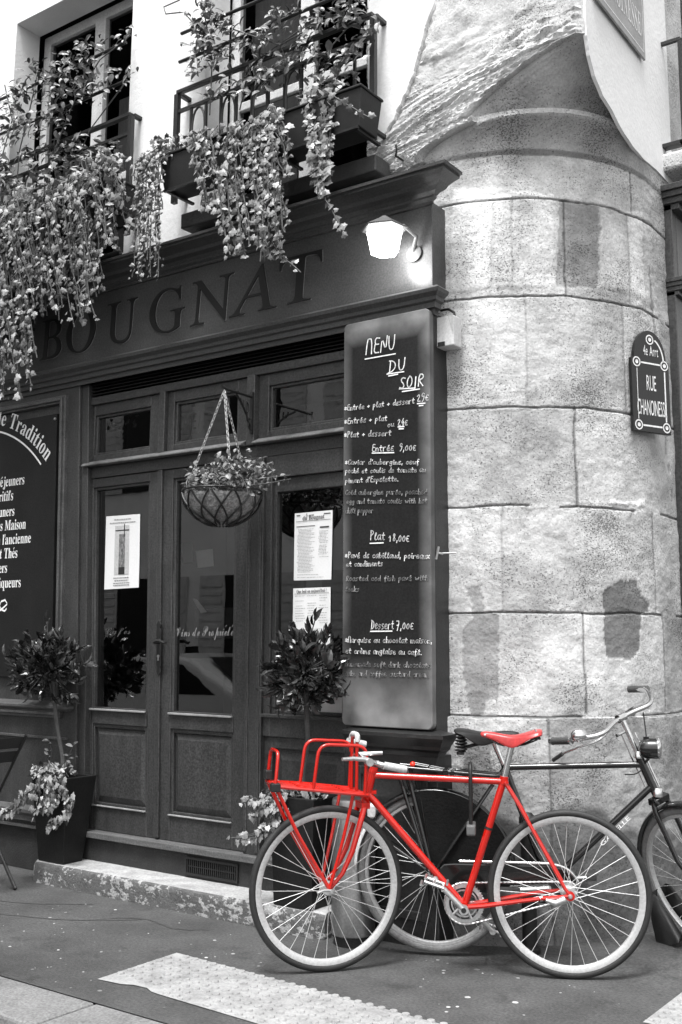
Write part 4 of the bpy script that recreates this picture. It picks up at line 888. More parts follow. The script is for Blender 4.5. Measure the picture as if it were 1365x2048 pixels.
# ------------------------------------------------------------ planting
LEAFI = [(0, 0), (.26, -.13), (.50, .0), (.38, .24), (.44, .50), (.22, .62), (0, .95)]
def leaf(V, F_, p, d, nrm, L, wd, kind):
    d = d.normalized(); s = d.cross(nrm)
    if s.length < 1e-3: s = d.orthogonal()
    s.normalize(); n_ = s.cross(d).normalized(); b = len(V)
    if kind == 'ivy':
        half = LEAFI
        V.append(p+n_*L*.05)
        for x, y in half: V.append(p+d*L*y+s*L*x*wd+n_*L*(-.12*abs(x)))
        for x, y in half[1:-1]: V.append(p+d*L*y-s*L*x*wd+n_*L*(-.12*abs(x)))
        c = b; r_ = [b+1+i for i in range(7)]; l_ = [b+1]+[b+8+i for i in range(5)]+[b+7]
        mid = len(V); V.append(p+d*L*.45+n_*L*.07)
        for i in range(6): F_.append([mid, r_[i], r_[i+1]]); F_.append([mid, l_[i+1], l_[i]])
        del V[b]
        for f in F_[-12:]:
            for k in range(3): f[k] -= 1
    else:
        prof = [(0, 0), (.18, .34), (.45, .5), (.75, .34), (1.0, 0)]
        for y, x in prof: V.append(p+d*L*y+n_*L*(.10*math.sin(y*3.1)-.08*y))
        for sg in (1, -1):
            for y, x in prof[1:-1]: V.append(p+d*L*y+s*sg*L*wd*x+n_*L*(.10*math.sin(y*3.1)-.08*y+.07))
        r_ = [b, b+5, b+6, b+7, b+4]; l_ = [b, b+8, b+9, b+10, b+4]; c = [b+i for i in range(5)]
        for a, k in ((r_, 1), (l_, -1)):
            for i in range(4):
                q = [c[i], a[i], a[i+1], c[i+1]]; q = [x for j, x in enumerate(q) if x not in q[:j]]
                F_.append(q if k > 0 else q[::-1])
def vmesh(name, V, F_, mat, parent):
    mb = MB(); mb.v = V; mb.f = F_; return mb.build(name, mat, parent)
def jv(s): return Vector((random.uniform(-s, s), random.uniform(-s, s), random.uniform(-s, s)))
def strand(V, F_, ST, pts, L, step, kind, wd=1.0, spread=.02, face=Vector((0, -1, .25)), drop=.75):
    pts = [Vector(p) for p in pts]
    ST.append(pts)
    for a, b in zip(pts, pts[1:]):
        ln = (b-a).length; n = max(1, int(ln/step)); t_ = (b-a).normalized()
        for i in range(n):
            p = a+(b-a)*((i+random.random())/n)+jv(spread); sd = random.choice((-1, 1))
            side = t_.cross(face).normalized()*sd
            d = side*random.uniform(.4, 1.1)+Vector((0, 0, -1))*drop*random.uniform(.3, 1.2)+jv(.35)
            leaf(V, F_, p, d, (face+jv(.55)).normalized(), L*random.uniform(.6, 1.3), wd, kind)
def wander(p0, p1, n, amp):
    p0 = Vector(p0); p1 = Vector(p1); out = []; o = Vector((0, 0, 0))
    for i in range(n+1):
        out.append(p0+(p1-p0)*(i/n)+o); o = o*.75+jv(amp)*Vector((1, .5, .3)) if False else o*.75+Vector((random.uniform(-amp, amp), random.uniform(-amp, amp)*.5, 0))
    return out
def plant(name, label, cat, base, V, F_, ST, mat, r=.004, group=None):
    t = thing(name, label, cat, base, 0, group); vmesh('foliage', V, F_, mat, t)
    m = MB()
    for p in ST:
        if len(p) > 1: m.tube(p, r, n=5)
    m.build('stem', STEM, t, smooth=True); return t
def trough(label, x0, x1, yf, yb, z0, z1, gp):
    t = thing('window_trough', label, 'planter', ((x0+x1)/2, (yf+yb)/2, z0), 0, gp); m = MB(); e = .025
    m.frustum([(x0+e, yf+e, z0), (x1-e, yf+e, z0), (x1-e, yb-.01, z0), (x0+e, yb-.01, z0)], [(x0, yf, z1), (x1, yf, z1), (x1, yb, z1), (x0, yb, z1)])
    m.box(x0-.008, x1+.008, yf-.010, yb+.006, z1+.0005, z1+.014); m.build('box', TROUGH, t, bevel=.004)
    m = MB(); m.box(x0+.03, x1-.03, yf+.012, yf+.03, z0-.014, z0-.001); m.box(x0+.04, x0+.06, yf+.03, 4.47, z0-.016, z0-.002); m.box(x1-.06, x1-.04, yf+.03, 4.47, z0-.016, z0-.002); m.build('bracket', IRON, t)
    m = MB(); m.box(x0+.02, x1-.02, yf+.02, yb-.02, z1+.0145, z1+.02); m.build('soil', M('potting_soil', .02, .95, .4, 30, .5), t); return t
TY0, TY1 = 4.22, 4.42
a = at(318, 340, TY0); b = at(530, 262, TY0); c = at(534, 250, TY0); d_ = at(722, 185, TY0)
ZT = at(615, 211, TY0).z; ZBt = ZT-.20
GT = 'troughs at the middle window'
trough('dark trough hung below the middle window, left one with fine leaves at its end', a.x, b.x-.01, TY0, TY1, ZBt, ZT, GT)
trough('dark trough hung below the middle window, right one with one narrow ivy trail', b.x+.02, d_.x, TY0, TY1, ZBt, ZT, GT)
la = at(70, 420, 4.26); lb_ = at(246, 360, 4.26)
trough('dark trough nearly buried under the big ivy mass at the left window', -6.45, lb_.x, 4.26, 4.45, 4.02, 4.20, 'troughs at the left window')

# left ivy mass: many hanging strands over the trough, longest at the far left
random.seed(11)
V, F_, ST = [], [], []
low = [(-40, 830), (0, 800), (40, 800), (62, 770), (75, 640), (110, 650), (150, 655), (190, 640), (205, 560), (235, 500), (255, 470), (262, 420)]
def lowz(px):
    for (x0, y0), (x1, y1) in zip(low, low[1:]):
        if x0 <= px <= x1: return y0+(y1-y0)*(px-x0)/(x1-x0)
    return 480
for i in range(98):
    px = random.uniform(-60, 258); y = random.uniform(4.10, 4.28)
    top = 440-(px+40)*.36+random.uniform(-30, 25); bot = lowz(px)-abs(random.gauss(0, 70)); bot = max(bot, top+60)
    p0 = at(px, top, 4.30); p1 = at(px+random.uniform(-6, 10), bot, y); p0.y = 4.30
    bulge = p0.lerp(p1, .18); bulge.y = y-.03; bulge.z += .03
    pts = [p0, bulge]+wander(bulge, p1, 8, .012)[1:]
    strand(V, F_, ST, pts, random.uniform(.028, .044), .029, 'ivy', random.uniform(.8, 1.15), .03)
for i in range(330):                     # the mounded top over the soil
    px = random.uniform(-60, 250); py = 425-(px+40)*.36+random.uniform(-45, 50); p = at(px, py, random.uniform(4.16, 4.40))
    leaf(V, F_, p, Vector((random.uniform(-1, 1), -1, random.uniform(-.6, .6))), Vector((0, -.6, .8))+jv(.5), random.uniform(.03, .055), 1.0, 'ivy')
plant('trailing_ivy', 'big cascading mass of pale ivy hanging from the left window down over the fascia', 'ivy', (-5.7, 4.3, 4.2), V, F_, ST, IVY)
# dark leaves behind the same ivy: shade of its gaps put into the colour
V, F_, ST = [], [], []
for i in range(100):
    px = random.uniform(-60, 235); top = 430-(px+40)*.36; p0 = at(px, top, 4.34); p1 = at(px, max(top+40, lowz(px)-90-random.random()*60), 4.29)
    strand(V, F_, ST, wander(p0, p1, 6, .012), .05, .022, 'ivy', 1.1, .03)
plant('trailing_ivy', 'dark ivy leaves behind the pale left window cascade, coloured as its shaded gaps', 'ivy', (-5.7, 4.35, 4.2), V, F_, ST, IVYD)
# middle ivy
V, F_, ST = [], [], []
for i in range(54):
    px = random.uniform(400, 566); t0 = 285-(px-410)*.32+random.uniform(-25, 20)
    lo_ = 430 if px < 430 else (525 if px < 560 else 400); bot = lo_-abs(random.gauss(0, 60)) - (40 if px > 548 else 0); bot = max(bot, t0+50)
    p0 = at(px, t0, 4.24); p1 = at(px+random.uniform(-5, 30), bot, random.uniform(4.08, 4.19)); b_ = p0.lerp(p1, .15); b_.y = 4.14; b_.z += .02
    strand(V, F_, ST, [p0, b_]+wander(b_, p1, 8, .014)[1:], random.uniform(.026, .043), .028, 'ivy', random.uniform(.8, 1.15), .024)
for q0, q1 in (((470, 400), (490, 512)), ((520, 430), (560, 518)), ((540, 480), (600, 545))):
    strand(V, F_, ST, wander(at(*q0, 4.16), at(*q1, 4.14), 6, .01), .036, .03, 'ivy', 1.0, .014)
plant('trailing_ivy', 'pale ivy curtain hanging from between the two middle troughs over the cornice', 'ivy', (-3.95, 4.2, 4.2), V, F_, ST, IVY)
V, F_, ST = [], [], []
for i in range(14):
    px = random.uniform(608, 668); p0 = at(px, 215+random.uniform(-35, 10), 4.24); p1 = at(px*.55+645*.45+random.uniform(-12, 12), random.uniform(310, 400), 4.16)
    strand(V, F_, ST, wander(p0, p1, 7, .010), .046, .026, 'ivy', 1.0, .016)
strand(V, F_, ST, wander(at(640, 300, 4.17), at(652, 400, 4.15), 5, .008)+wander(at(652, 400, 4.15), at(688, 470, 4.15), 5, .008)[1:], .042, .019, 'ivy', 1.0, .012)
strand(V, F_, ST, wander(at(650, 180, 4.2), at(736, 236, 4.17), 6, .008), .04, .024, 'ivy', 1.0, .012)
for i in range(60): p = at(random.uniform(595, 690), random.uniform(150, 215), random.uniform(4.22, 4.38)); leaf(V, F_, p, jv(1)+Vector((0, -.5, 0)), Vector((0, -.6, .8))+jv(.5), random.uniform(.03, .05), 1, 'ivy')
plant('trailing_ivy', 'narrow single ivy trail dangling from the right middle trough towards the lantern', 'ivy', (-3.4, 4.2, 4.2), V, F_, ST, IVY)
V, F_, ST = [], [], []
for i in range(34):
    px = random.uniform(285, 335); p0 = at(px+30, 300+random.uniform(-12, 12), 4.26); p1 = at(px-14+random.uniform(-12, 8), random.choice((360, 420, 470, 520, 555)), 4.17); b_ = at(px-8, 318, 4.17)
    strand(V, F_, ST, [p0, b_]+wander(b_, p1, 7, .011)[1:], .026, .02, 'ivy', .8, .018)
for i in range(90): p = at(random.uniform(300, 400), random.uniform(275, 300)-0, random.uniform(4.2, 4.38)); leaf(V, F_, p+Vector((0, 0, .01)), jv(1), Vector((0, -.6, .8))+jv(.5), random.uniform(.02, .035), 1, 'ivy')
plant('trailing_ivy', 'fine small-leaved creeper spilling over the left end of the left middle trough', 'ivy', (-4.55, 4.2, 4.2), V, F_, ST, IVYD if False else M('creeper_leaf', .20, .5, .3, 20, .1, rand=.8))
# climbing vines on canes and railings
def climber(label, base, areas, stems, n, L=.062):
    V, F_, ST = [], [], []
    for q in stems: ST.append([at(px, py, y) for px, py, y in q])
    for (x0, y0, x1, y1, wgt) in areas:
        for i in range(int(n*wgt)):
            t_ = random.random(); px = x0+(x1-x0)*t_+random.gauss(0, 9); py = y0+(y1-y0)*t_+random.gauss(0, 13); p = at(px, py, random.uniform(4.38, 4.52))
            d = Vector((random.uniform(-1, 1), random.uniform(-.9, .1), random.uniform(-1.1, .5)))
            leaf(V, F_, p, d, Vector((0, -.8, .6))+jv(.6), L*random.uniform(.55, 1.25), random.uniform(.42, .6), 'oval')
    return plant('climbing_vine', label, 'vine', base, V, F_, ST, VINE, r=.0045)
climber('leafy climbing vine tangled over the left window railing and canes', (-5.7, 4.48, 4.2),
    [(10, 210, 190, 130, .8), (60, 150, 180, 110, .5), (10, 260, 140, 230, 1.0), (40, 320, 170, 290, .8), (0, 300, 60, 420, .8), (90, 200, 200, 170, .6), (180, 180, 265, 145, .35), (200, 95, 262, 65, .18), (0, 240, 60, 170, .5), (110, 330, 230, 300, .4), (150, 110, 205, 95, .25), (-30, 250, 20, 380, .6)],
    [[(30, 420, 4.44), (40, 300, 4.46), (60, 220, 4.48), (75, 150, 4.49)], [(90, 400, 4.44), (110, 300, 4.46), (150, 200, 4.47), (200, 120, 4.49), (262, 70, 4.49)], [(0, 330, 4.45), (25, 240, 4.48), (10, 170, 4.48)], [(130, 380, 4.44), (180, 260, 4.47), (255, 160, 4.49)]], 150)
climber('leafy climbing vine tangled over the middle window railing and canes', (-3.7, 4.45, 4.2),
    [(395, 40, 440, 130, .9), (400, 10, 470, 60, .6), (430, 110, 560, 60, .8), (500, 140, 640, 90, .9), (420, 190, 560, 150, .7), (600, 60, 720, 10, .7), (620, 140, 740, 90, .7), (640, 190, 700, 150, .4), (400, 60, 395, 160, .3), (700, 30, 745, 60, .3), (540, 30, 640, 30, .3), (375, 85, 395, 95, .04)],
    [[(420, 230, 4.42), (425, 120, 4.45), (410, 30, 4.47), (400, -20, 4.48)], [(480, 220, 4.42), (500, 130, 4.45), (600, 60, 4.46), (740, -20, 4.47)], [(620, 200, 4.42), (640, 120, 4.44), (700, 50, 4.46)], [(650, 190, 4.42), (690, 120, 4.42), (760, 40, 4.44)], [(398, 85, 4.45), (390, 50, 4.44), (368, 24, 4.43), (332, 28, 4.43), (328, 14, 4.43), (360, 0, 4.44)], [(470, 60, 4.4), (560, 90, 4.42), (690, 20, 4.44)]], 150)

# ------------------------------------------------------------ hanging basket
HB = thing('wall_bracket', 'black scrolled iron bracket on the door post holding the hanging basket', 'bracket', (-3.82, 4.505, 2.77))
m = MB(); AX, AY, AZ = -3.745, 4.20, 2.735
m.box(-3.83, -3.81, 4.492, 4.5045, 2.56, 2.80); m.tube([(-3.82, 4.49, 2.772), (AX, AY, AZ+.012), (AX-.004, AY-.02, AZ+.016), (AX-.006, AY-.026, AZ+.03)], .0075)
dv = Vector((AX+3.82, AY-4.49, 0))
def br(t, z): return Vector((-3.82, 4.49, z))+dv*t
m.tube([br(.02, 2.60), br(.14, 2.63), br(.22, 2.69), br(.2, 2.73), br(.12, 2.72), br(.12, 2.68), br(.2, 2.66), br(.4, 2.71), br(.62, 2.745)], .006); m.tube([br(.45, 2.735), br(.4, 2.70), br(.32, 2.70), br(.33, 2.73)], .005); m.tube([br(.02, 2.58), br(.10, 2.60), br(.10, 2.64), br(.04, 2.64)], .005)
m.build('arm', IRON, HB, smooth=True)
BZ, BR_ = 2.185, .205; bc = Vector((-3.765, 4.205, BZ))
BK = thing('hanging_basket', 'round wire hanging basket with coconut liner, on three pale chains', 'hanging basket', tuple(bc+Vector((0, 0, -.2))))
prof = [(BR_*math.sin(R(t)), -.175*math.cos(R(t))) for t in range(3, 91, 9)]
m = MB(); n_ = 48; b0 = 0
for r_, h in prof:
    for k in range(n_):
        a = 2*math.pi*k/n_; q = .010*noise.fractal(Vector((math.cos(a)*6, math.sin(a)*6, h*26)), .9, 2, 4); m.v.append(bc+Vector(((r_+q)*math.cos(a), (r_+q)*math.sin(a), h)))
for i in range(len(prof)-1):
    for k in range(n_): m.f.append([i*n_+k, i*n_+(k+1) % n_, (i+1)*n_+(k+1) % n_, (i+1)*n_+k])
m.build('liner', COCO, BK, smooth=True)
m = MB(); m.tube([bc+Vector((BR_*1.03*math.cos(2*math.pi*k/40), BR_*1.03*math.sin(2*math.pi*k/40), .005)) for k in range(40)], .0055, n=6, closed=True)
for k in range(11):
    a0 = 2*math.pi*k/11
    for sg in (1, -1): m.tube([bc+Vector((BR_*1.045*math.sin(R(t))*math.cos(a0+sg*(90-t)/90*.9), BR_*1.045*math.sin(R(t))*math.sin(a0+sg*(90-t)/90*.9), -.184*math.cos(R(t)))) for t in range(15, 91, 8)], .0052, n=5)
m.build('wire_frame', IRON, BK, smooth=True)
for a in (205, 325, 85):
    e_ = bc+Vector((BR_*math.cos(R(a)), BR_*math.sin(R(a)), .005)); tpt = Vector((AX, AY-.02, AZ)); m = MB(); n_ = 30
    for i in range(n_):
        p = e_.lerp(tpt, (i+.5)/n_); dd = (tpt-e_).normalized(); s_ = dd.cross(Vector((0, 1, 0)) if i % 2 else Vector((1, 0, 0))).normalized(); L_ = (tpt-e_).length/n_*.72
        m.tube([p+dd*L_*math.cos(2*math.pi*k/8)+s_*.0065*math.sin(2*math.pi*k/8) for k in range(8)], .0022, n=5, closed=True)
    m.build('chain', ALU, BK, smooth=True)
random.seed(31)
V, F_, ST = [], [], []
for i in range(270):
    a = random.uniform(0, 2*math.pi); r_ = BR_*math.sqrt(random.random())*.95; p = bc+Vector((r_*math.cos(a)*1.1+.04, r_*math.sin(a), random.uniform(.0, .11)+(.07*random.random() if math.cos(a) > .1 else 0)))
    for k in range(3): leaf(V, F_, p+jv(.03), jv(1)+Vector((math.cos(a)*.6, math.sin(a)*.6, .2)), Vector((0, -.5, .9))+jv(.5), random.uniform(.022, .045), .7, 'oval')
for q in (((500, 960), (540, 955), (582, 950)), ((495, 970), (530, 968), (582, 958)), ((400, 960), (410, 930), (450, 915), (490, 930)), ((470, 980), (485, 955), (500, 990)), ((440, 985), (430, 950), (425, 990)), ((520, 940), (540, 935), (548, 945))):
    ST.append([at(px, py, 4.08) for px, py in q]); 
    strand(V, F_, [], ST[-1], .026, .03, 'oval', .6, .01)
plant('basket_plant', 'small leafy bush with wiry shoots growing in the hanging basket', 'plant', tuple(bc), V, F_, ST, M('basket_leaf', .14, .45, .3, 20, .1, rand=.8), r=.0025)

# ------------------------------------------------------------ tapered pots with laurel standards and ivy at their feet
def pot(label, x0, x1, y0, y1, z0, h, t_):
    t = thing('tapered_planter', label, 'planter', ((x0+x1)/2, (y0+y1)/2, z0), 0, 'tapered planters on the doorstep'); m = MB()
    B_ = [(x0, y0, z0+.001), (x1, y0, z0+.001), (x1, y1, z0+.001), (x0, y1, z0+.001)]; T_ = [(x0-t_, y0-t_, z0+h), (x1+t_, y0-t_, z0+h), (x1+t_, y1+t_, z0+h), (x0-t_, y1+t_, z0+h)]
    k = .022; I_ = [(x0-t_+k, y0-t_+k, z0+h), (x1+t_-k, y0-t_+k, z0+h), (x1+t_-k, y1+t_-k, z0+h), (x0-t_+k, y1+t_-k, z0+h)]; D_ = [(p[0], p[1], z0+h-.04) for p in I_]
    m.add(B_+T_+I_+D_, [(3, 2, 1, 0)]+[(i, (i+1) % 4, 4+(i+1) % 4, 4+i) for i in range(4)]+[(4+i, 4+(i+1) % 4, 8+(i+1) % 4, 8+i) for i in range(4)]+[(8+i, 8+(i+1) % 4, 12+(i+1) % 4, 12+i) for i in range(4)]); m.build('pot', POTM, t, bevel=.004)
    m = MB(); m.add([(p[0], p[1], z0+h-.035) for p in I_], [(0, 1, 2, 3)]); m.build('soil', M('pot_soil', .02, .95, .4, 30, .5), t); return t
pot('dark square tapered planter with pale ivy at the left end of the doorstep', -5.24, -5.02, 4.31, 4.475-.02, .12, .49, .045)
pot('dark square tapered planter behind the red bicycle front wheel', -3.45, -3.215, 4.30, 4.46, .12, .52, .02)
def laurel(label, base, trunk, c, rx, rz, n, seed, tall):
    random.seed(seed); t = thing('laurel_tree', label, 'tree', base, 0, 'laurel standards in planters'); m = MB(); m.tube(trunk, [.017]+[.013]*(len(trunk)-1), n=8); m.build('trunk', STEM, t, smooth=True)
    V, F_, ST = [], [], []
    for i in range(n):
        a = random.uniform(0, 2*math.pi); b = math.asin(random.uniform(-.95, 1)); rr = random.uniform(.25, .95)
        u = Vector((math.cos(a)*math.cos(b), math.sin(a)*math.cos(b), math.sin(b))); p0 = c+Vector((u.x*rx*.25, u.y*rx*.25, u.z*rz*.3)); p1 = c+Vector((u.x*rx*rr, u.y*rx*rr*.85, u.z*rz*rr)); ST.append([p0, p1])
        for k in range(5):
            d = u+jv(.75)+Vector((0, 0, .25)); leaf(V, F_, p0.lerp(p1, random.uniform(.6, 1.0))+jv(.012), d, u+jv(.8), random.uniform(.055, .095), random.uniform(.34, .46), 'oval')
    for q in tall:
        ST.append(q)
        for k in range(6): leaf(V, F_, q[-1].lerp(q[0], k*.12), Vector((random.uniform(-1, 1), random.uniform(-1, .3), 1.2)), Vector((0, -1, .3))+jv(.4), random.uniform(.06, .09), .36, 'oval')
    vmesh('crown', V, F_, LAUREL, t); m = MB()
    for q in ST: m.tube(q, .003, n=5)
    m.build('twig', STEM, t); return t
tr = [(-5.13, 4.385, .56), (-5.15, 4.38, .72), (-5.20, 4.375, .88), (-5.23, 4.37, 1.02), (-5.245, 4.36, 1.18)]
cl = at(95, 1338, 4.36)
laurel('left laurel standard with round crown, in front of the painted board', (-5.13, 4.385, .575), tr, cl, .32, .25, 135, 41, [[cl+Vector((0, 0, .1)), at(95, 1242, 4.36)], [cl+Vector((.05, 0, .1)), at(128, 1262, 4.35)], [cl+Vector((.1, 0, .05)), at(160, 1350, 4.33)]])
cr = at(612, 1345, 4.33)
tr = [(-3.33, 4.38, .60), (-3.335, 4.38, .75), (-3.30, 4.37, .92), (cr.x, 4.34, 1.06), (cr.x, 4.33, 1.2)]
laurel('right laurel standard with round crown, in front of the side window', (-3.33, 4.38, .605), tr, cr, .25, .235, 150, 43, [[cr+Vector((0, 0, .1)), at(632, 1235, 4.33)], [cr+Vector((-.05, 0, .1)), at(588, 1262, 4.3)], [cr+Vector((.1, 0, .1)), at(660, 1262, 4.3)]])
def potivy(label, base, tops, trails, seed, L, leafy):
    random.seed(seed); V, F_, ST = [], [], []
    for (x, y, z, n, s_) in tops:
        for i in range(n): leaf(V, F_, Vector((x, y, z))+Vector((random.uniform(-s_, s_), random.uniform(-s_*.7, s_*.5), random.uniform(-.02, .05))), jv(1)+Vector((0, -.4, 0)), Vector((0, -.5, .9))+jv(.5), L*random.uniform(.6, 1.2), .9, 'ivy')
    for q in trails:
        for k in range(3):
            P_ = [at(*p) for p in q]; P_ = [P_[0]+jv(.03)]+[v+jv(.016) for v in P_[1:]]
            strand(V, F_, ST, P_, L, .016, 'ivy', 1.0, .018)
    return plant('potted_ivy', label, 'ivy', base, V, F_, ST, leafy, r=.003)
potivy('bright ivy spilling over the front of the left tapered planter', (-5.13, 4.36, .575), [(-5.13, 4.33, .62, 90, .13), (-5.2, 4.29, .62, 50, .08)],
    [[(90, 1555, 4.26), (60, 1580, 4.22), (35, 1610, 4.2), (0, 1632, 4.18)], [(95, 1555, 4.25), (75, 1590, 4.22), (40, 1590, 4.2)], [(100, 1560, 4.24), (95, 1600, 4.22), (70, 1625, 4.22)], [(120, 1560, 4.24), (132, 1595, 4.23), (145, 1605, 4.24), (130, 1630, 4.24), (98, 1658, 4.25)], [(105, 1560, 4.24), (110, 1610, 4.23), (92, 1620, 4.23)], [(85, 1560, 4.24), (60, 1585, 4.22)]], 51, .036, IVY)
random.seed(52)
potivy('pale ivy reaching left from the planter behind the red front wheel', (-3.4, 4.36, .605), [(-3.42, 4.32, .64, 60, .10), (-3.25, 4.36, .64, 26, .06)],
    [[(560, 1600, 4.24), (520, 1605, 4.2), (485, 1602, 4.18)], [(550, 1605, 4.24), (520, 1630, 4.2), (500, 1630, 4.2)], [(560, 1610, 4.24), (540, 1650, 4.2), (515, 1668, 4.2), (470, 1680, 4.18)], [(560, 1605, 4.24), (545, 1625, 4.2), (530, 1615, 4.2)]], 53, .034, IVY)
# loose shoots beside the left trunk
V, F_, ST = [], [], []
for q in (((98, 1545), (104, 1500), (98, 1480)), ((120, 1550), (138, 1510), (148, 1490)), ((125, 1555), (140, 1525), (150, 1515))):
    pts = [at(px, py, 4.36) for px, py in q]; ST.append(pts)
    for k in range(7): leaf(V, F_, pts[0].lerp(pts[-1], random.uniform(.2, 1)), Vector((random.choice((-1, 1)), -.3, .3))+jv(.3), Vector((0, -.7, .7))+jv(.3), random.uniform(.035, .055), .4, 'oval')
plant('laurel_shoot', 'thin leafy shoots rising beside the trunk in the left planter', 'plant', (-5.1, 4.38, .575), V, F_, ST, VINE, r=.0025)

# ------------------------------------------------------------ steel bollard, iron post
BO = thing('steel_bollard', 'stout brushed steel bollard between the doorstep and the pilaster, behind the bicycles', 'bollard', (-3.0, 4.342, 0))
MB().lathe([(.092, .0), (.092, .045)], (0, 0, 0), n=32).build('foot', IRON, BO, smooth=True, world=False)
MB().lathe([(.100, .045), (.104, .05), (.104, .645), (.100, .658), (.09, .664), (.0, .668)], (0, 0, 0), n=40, cap=False).build('shaft', STEEL, BO, smooth=True, world=False)
m = MB(); m.lathe([(.048, .0), (.048, .02), (.034, .03), (.034, .56), (.040, .565), (.040, .59), (.02, .61)], (-2.24, 4.655, gz(-2.24, 4.655)), n=20)
tag(m.build('iron_post', IRON, smooth=True), 'short black iron post behind the red bicycle rear wheel, against the stone', 'post')

# ------------------------------------------------------------ bicycles
def mtube(m, pts, r, n=10, fil=0.0): return m.tube(fillet(pts, fil) if fil else pts, r, n=n)
def wheel(t, c, Rr, tr, xf, tyre, rim, nsp, rw=.011, rh=.026, hub=.03, gw=True):
    cx, cz = c; X = lambda mb: (setattr(mb, 'v', [xf @ v for v in mb.v]) or mb) if xf else mb
    ctr = Vector((cx, 0, cz)); ri = Rr-tr*1.75
    m = MB(); m.lathe([(ri-rh, -rw*.55), (ri-rh, rw*.55), (ri-rh*.75, rw), (ri, rw*1.05), (ri, rw*.7), (ri-.006, rw*.5), (ri-.006, -rw*.5), (ri, -rw*.7), (ri, -rw*1.05), (ri-rh*.75, -rw), (ri-rh, -rw*.55)], ctr, axis='y', n=72, cap=False)
    w_ = X(m).build('wheel', rim, t, smooth=True, world=False)
    m = MB(); m.tube([ctr+Vector(((Rr-tr)*math.cos(2*math.pi*k/80), 0, (Rr-tr)*math.sin(2*math.pi*k/80))) for k in range(80)], tr, n=12, closed=True); X(m).build('tyre', tyre, w_, smooth=True, world=False)
    m = MB()
    for k in range(nsp):
        a = 2*math.pi*k/nsp; sg = 1 if k % 2 else -1; ah = a+R(62)*(1 if (k//2) % 2 else -1)
        m.tube([ctr+Vector((.022*math.cos(ah), sg*hub, .022*math.sin(ah))), ctr+Vector(((ri-rh+.004)*math.cos(a), sg*.002, (ri-rh+.004)*math.sin(a)))], .0012, n=4, cap=False)
    X(m).build('spokes', SPOKE, w_, world=False)
    m = MB(); m.lathe([(.007, -hub-.022), (.007, -hub-.004), (.026, -hub-.002), (.026, -hub+.002), (.013, -hub+.006), (.013, hub-.006), (.026, hub-.002), (.026, hub+.002), (.007, hub+.004), (.007, hub+.022)], ctr, axis='y', n=18); X(m).build('hub', ALU, w_, smooth=True, world=False)
    return w_
def loft(m, secs):                   # sections: list of rings with equal counts
    n = len(secs[0]); b = len(m.v)
    for s_ in secs: m.v += [Vector(p) for p in s_]
    for i in range(len(secs)-1):
        for k in range(n-1): m.f.append([b+i*n+k, b+i*n+k+1, b+(i+1)*n+k+1, b+(i+1)*n+k])
    return m
def saddle(t, spec, mat, under, zoff=0):
    # spec: (u, halfwidth, ztop, skirt)
    secs = []
    for u, hw_, z, sk in spec:
        rg = []
        for k in range(13):
            a = math.pi*k/12; y = hw_*math.cos(a); zz = z-.010*(abs(math.cos(a))**2.2)
            if abs(math.cos(a)) > .95: zz = z-sk
            rg.append((u, y, zz))
        secs.append(rg)
    m = loft(MB(), secs); m.f.append(list(range(12, -1, -1))); n = len(m.v); m.f.append(list(range(n-13, n)))
    o = m.build('saddle', mat, t, smooth=True, world=False); s_ = o.modifiers.new('thick', 'SOLIDIFY'); s_.thickness = .005
    sb = o.modifiers.new('sub', 'SUBSURF'); sb.levels = 1; sb.render_levels = 2
    return o
RA = math.atan2(-.462, -.887)
RB = thing('bicycle', 'red bicycle with red front rack and red saddle, leaning in front of the stone corner', 'bicycle', (-1.95, 4.44, 0), RA)
HX = .897                            # ground trace of the steering axis
ax0 = Vector((.837, 0, .841)); axd = Vector((.870-.837, 0, .718-.841)).normalized()
STEER = Matrix.Translation(ax0) @ Matrix.Rotation(-R(24), 4, axd) @ Matrix.Translation(-ax0)
def SX(mb): mb.v = [STEER @ v for v in mb.v]; return mb
def S(f, y, z): return (HX+f, y, z)
wheel(RB, (0.0, .345), .345, .0155, None, RUB, RIM, 32)
# front wheel in the steered fork
fw_ = wheel(RB, (HX+.150, .345), .345, .0155, Matrix.Translation(Vector((HX, 0, 0))) @ Matrix.Rotation(R(24), 4, 'Z') @ Matrix.Translation(Vector((-HX, 0, 0))), RUB, RIM, 32)
STEER = Matrix.Translation(Vector((HX, 0, 0))) @ Matrix.Rotation(R(24), 4, 'Z') @ Matrix.Translation(Vector((-HX, 0, 0)))
m = MB(); bb = Vector((.445, 0, .277)); sc_ = Vector((.268, 0, .803))
m.tube([sc_, bb], .0158, n=12); m.tube([(.272, 0, .80), (.842, 0, .815)], .0142, n=12); m.tube([(.862, 0, .735), bb], .0158, n=12); m.tube([(.835, 0, .85), (.873, 0, .71)], .0185, n=14); m.tube([(.842, 0, .826), (.838, 0, .838)], .021, n=14); m.tube([(.872, 0, .715), (.876, 0, .70)], .021, n=14)
for s_ in (1, -1):
    m.tube([(.262, s_*.016, .80), (.20, s_*.03, .70), (.02, s_*.062, .375), (.0, s_*.064, .35)], [.0085, .0085, .0075, .007]); m.tube([(.43, s_*.028, .279), (.36, s_*.035, .288), (.12, s_*.060, .332), (.0, s_*.064, .347)], [.0105, .0105, .0085, .007])
    m.lathe([(.020, -.003), (.020, .003)], (0, s_*.064, .347), axis='y', n=14)
m.lathe([(.021, -.036), (.021, .036)], bb, axis='y', n=18); m.tube([(.268, 0, .79), (.264, 0, .822)], .019, n=12); m.lathe([(.006, -.03), (.006, .03)], (.252, 0, .800), axis='y', n=10)
